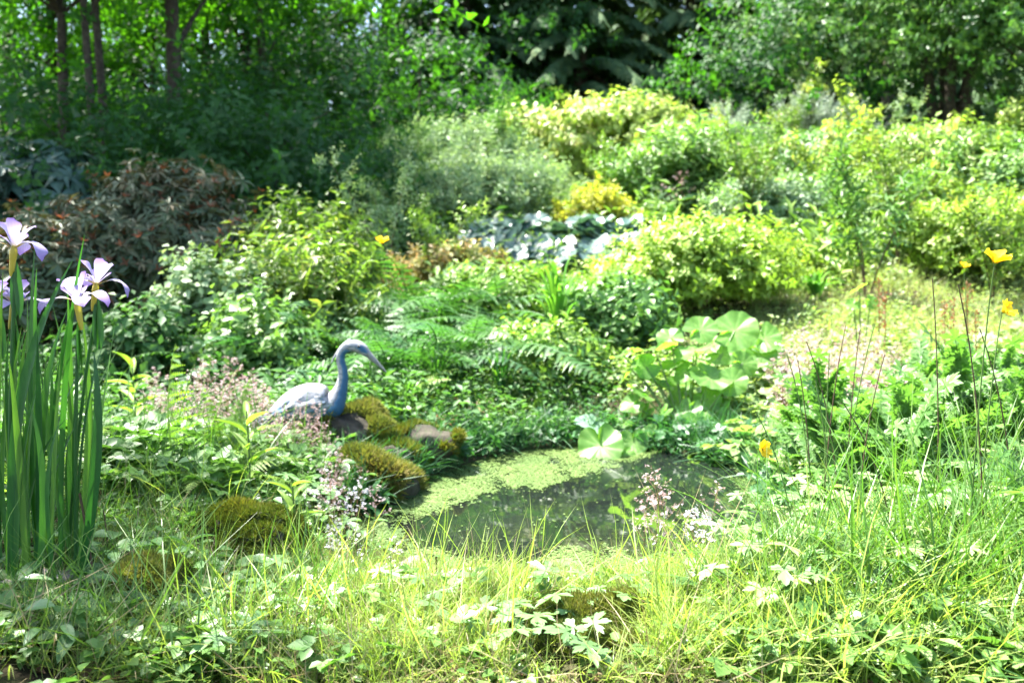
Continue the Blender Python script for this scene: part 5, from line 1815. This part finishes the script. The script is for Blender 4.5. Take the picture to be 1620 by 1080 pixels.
def saxi_plants(n, x0, x1, y0, y1, sc, label, group, lst, seed, name='saxifrage', dense=.03):
    r = np.random.default_rng(seed)
    k = 0
    while k < n:
        x, y = region(1, x0, x1, y0, y1, r)
        x, y = float(x[0]), float(y[0])
        if pond_sd(np.array([x]), np.array([y]))[0] < .0:
            continue
        k += 1
        root = thing(name, label, 'flower', (x, y, TZ(x, y)), r.uniform(0, 6.28), group)
        st, fl = lst[int(r.integers(0, len(lst)))]
        Ms = Matrix.Rotation(r.uniform(-.25, .25), 4, 'X') @ Matrix.Scale(sc * r.uniform(.75, 1.2), 4)
        ob('stem', st, root, Ms)
        ob('flowers', fl, root, Ms, kind='stuff')


saxi_plants(50, 225, 415, 3.1, 3.9, .8, 'airy pinkish-white saxifrage in the haze behind the heron', 'saxifrage haze behind the heron', SX, 1)
saxi_plants(28, 402, 520, 2.88, 3.18, .6, 'pinkish saxifrage sprays veiling the lower body of the heron', 'saxifrage in front of the heron', SX, 2)
saxi_plants(22, 480, 600, 2.3, 2.9, .62, 'pinkish saxifrage spray on the bank left of the water', 'saxifrage on the left bank', SX + SXW, 3)
saxi_plants(9, 990, 1140, 2.12, 2.24, .75, 'loose pink saxifrage spray standing before the water', 'saxifrage before the water', SX + SXW, 4)
saxi_plants(90, 1245, 1440, 3.2, 4.5, 1.0, 'pale pink flower haze on the open right slope', 'pale flower haze on the right slope', SX, 5)
saxi_plants(10, 450, 640, 1.95, 2.25, .5, 'white-flowered low saxifrage in the grass near the water', 'white saxifrage in the near grass', SXW, 6)
saxi_plants(6, 1040, 1180, 8.4, 9.0, 1.9, 'pale flower spike below the twiggy green shrub', 'pale flower spikes on the bank', SX, 7, 'flower_spike')
# red-brown dock-like spikes
for i, (px, Y, h) in enumerate([(1390, 4.6, .55), (1400, 4.7, .45), (1510, 4.4, .5), (1530, 4.5, .55), (1545, 4.3, .45), (1495, 4.6, .42)]):
    g = Geo()
    r = np.random.default_rng(i)
    tube(g, [(0, 0, -.03), (.01, 0, h * .5), (0, .01, h)], [.004, .003, .0015], 5)
    zz = r.uniform(.45, 1, 90) * h
    pp = np.column_stack([r.normal(size=90) * .012, r.normal(size=90) * .012, zz])
    g.put(leaf4(.5), pp, frames(nrm(r.normal(size=(90, 3)) + np.array([0, 0, .6]))), .016)
    ob('dock_spike', g.mesh('dock_spike', M['rust']), None, Matrix.Translation(at_ground(px, Y)), label='rusty red dock seed spike on the right slope', category='flower', group='rusty dock spikes on the right slope')

# leafy upright seedlings on the left bank
for i, (px, py, pt, Y, nl, ll) in enumerate([(385, 800, 650, 2.45, 9, .10), (455, 860, 760, 2.2, 8, .075), (205, 700, 575, 3.4, 10, .12)]):
    gp = Vector(at_ground(px, Y))
    hgt = P(px, pt, Y).z - gp.z
    root = thing('leafy_seedling', ['upright seedling with long pale leaves beside the unrolling fern', 'short bright seedling with pointed leaves on the pond bank', 'lime seedling in front of the rusty rhododendron'][i], 'plant', gp)
    g = Geo()
    tube(g, [(0, 0, -.03), (.005, 0, hgt * .5), (0, 0, hgt)], [.004, .0032, .002], 6)
    ob('stem', g.mesh('stem', M['stem_green'], True), root)
    r = np.random.default_rng(i + 60)
    lm = leaf_hi(.24, .12, .35, 8).mesh('leaf', M['fern_lime'], True)
    for k in range(nl):
        t = .3 + .7 * k / nl
        ob('leaf', lm, root, Matrix.Translation((0, 0, hgt * t)) @ Matrix.Rotation(k * 2.4, 4, 'Z') @ Matrix.Rotation(r.uniform(.1, .8) + t * .4, 4, 'X') @ Matrix.Scale(ll * r.uniform(.8, 1.15), 4))

# dead stems and twigs
for i, (a, b, Y, rad) in enumerate([((126, 780), (149, 900), 1.72, .0032), ((163, 800), (168, 850), 1.9, .002), ((120, 990), (118, 1070), 1.52, .004), ((690, 880), (686, 940), 1.9, .003)]):
    p0, p1 = P(*b, Y), P(*a, Y)
    p0.z = min(p0.z, TZ(p0.x, Y)) - .02
    g = Geo()
    t = np.array(p1 - p0)
    tube(g, bez((0, 0, 0), t * .5 + np.array([.006, 0, 0]), t, 6), np.linspace(rad, rad * .8, 6), 6)
    ob('dry_stick', g.mesh('dry_stick', M['stem_brown'], True), None, Matrix.Translation(p0), label=['dark broken stem leaning beside the iris leaves', 'thin brown stem behind the broken one', 'brown stub of a stem among creeping herbs', 'short tan stem stub in the sunny grass'][i], category='stick')
for i, (px, py, L, az) in enumerate([(640, 955, .14, .5), (750, 760, .2, -.6), (330, 905, .12, .4), (300, 935, .1, -.3), (900, 985, .12, 1.0)]):
    p = G(px, py)
    g = Geo()
    d = np.array([math.cos(az), math.sin(az) * .6, .12]) * L
    tube(g, bez(-d / 2 + (0, 0, .012), (0, .01, .03), d / 2 + (0, 0, .012), 6), np.linspace(.004, .002, 6), 5)
    ob('fallen_twig', g.mesh('fallen_twig', M['stem_brown'], True), None, Matrix.Translation(p), label=['grey twig lying among the grass and broad leaves', 'bare twig reaching over the duckweed from the left rock', 'thin twig lying across the mossy hummock', 'short twig beside the moss cushion', 'twig under the sunny grass'][i], category='twig')
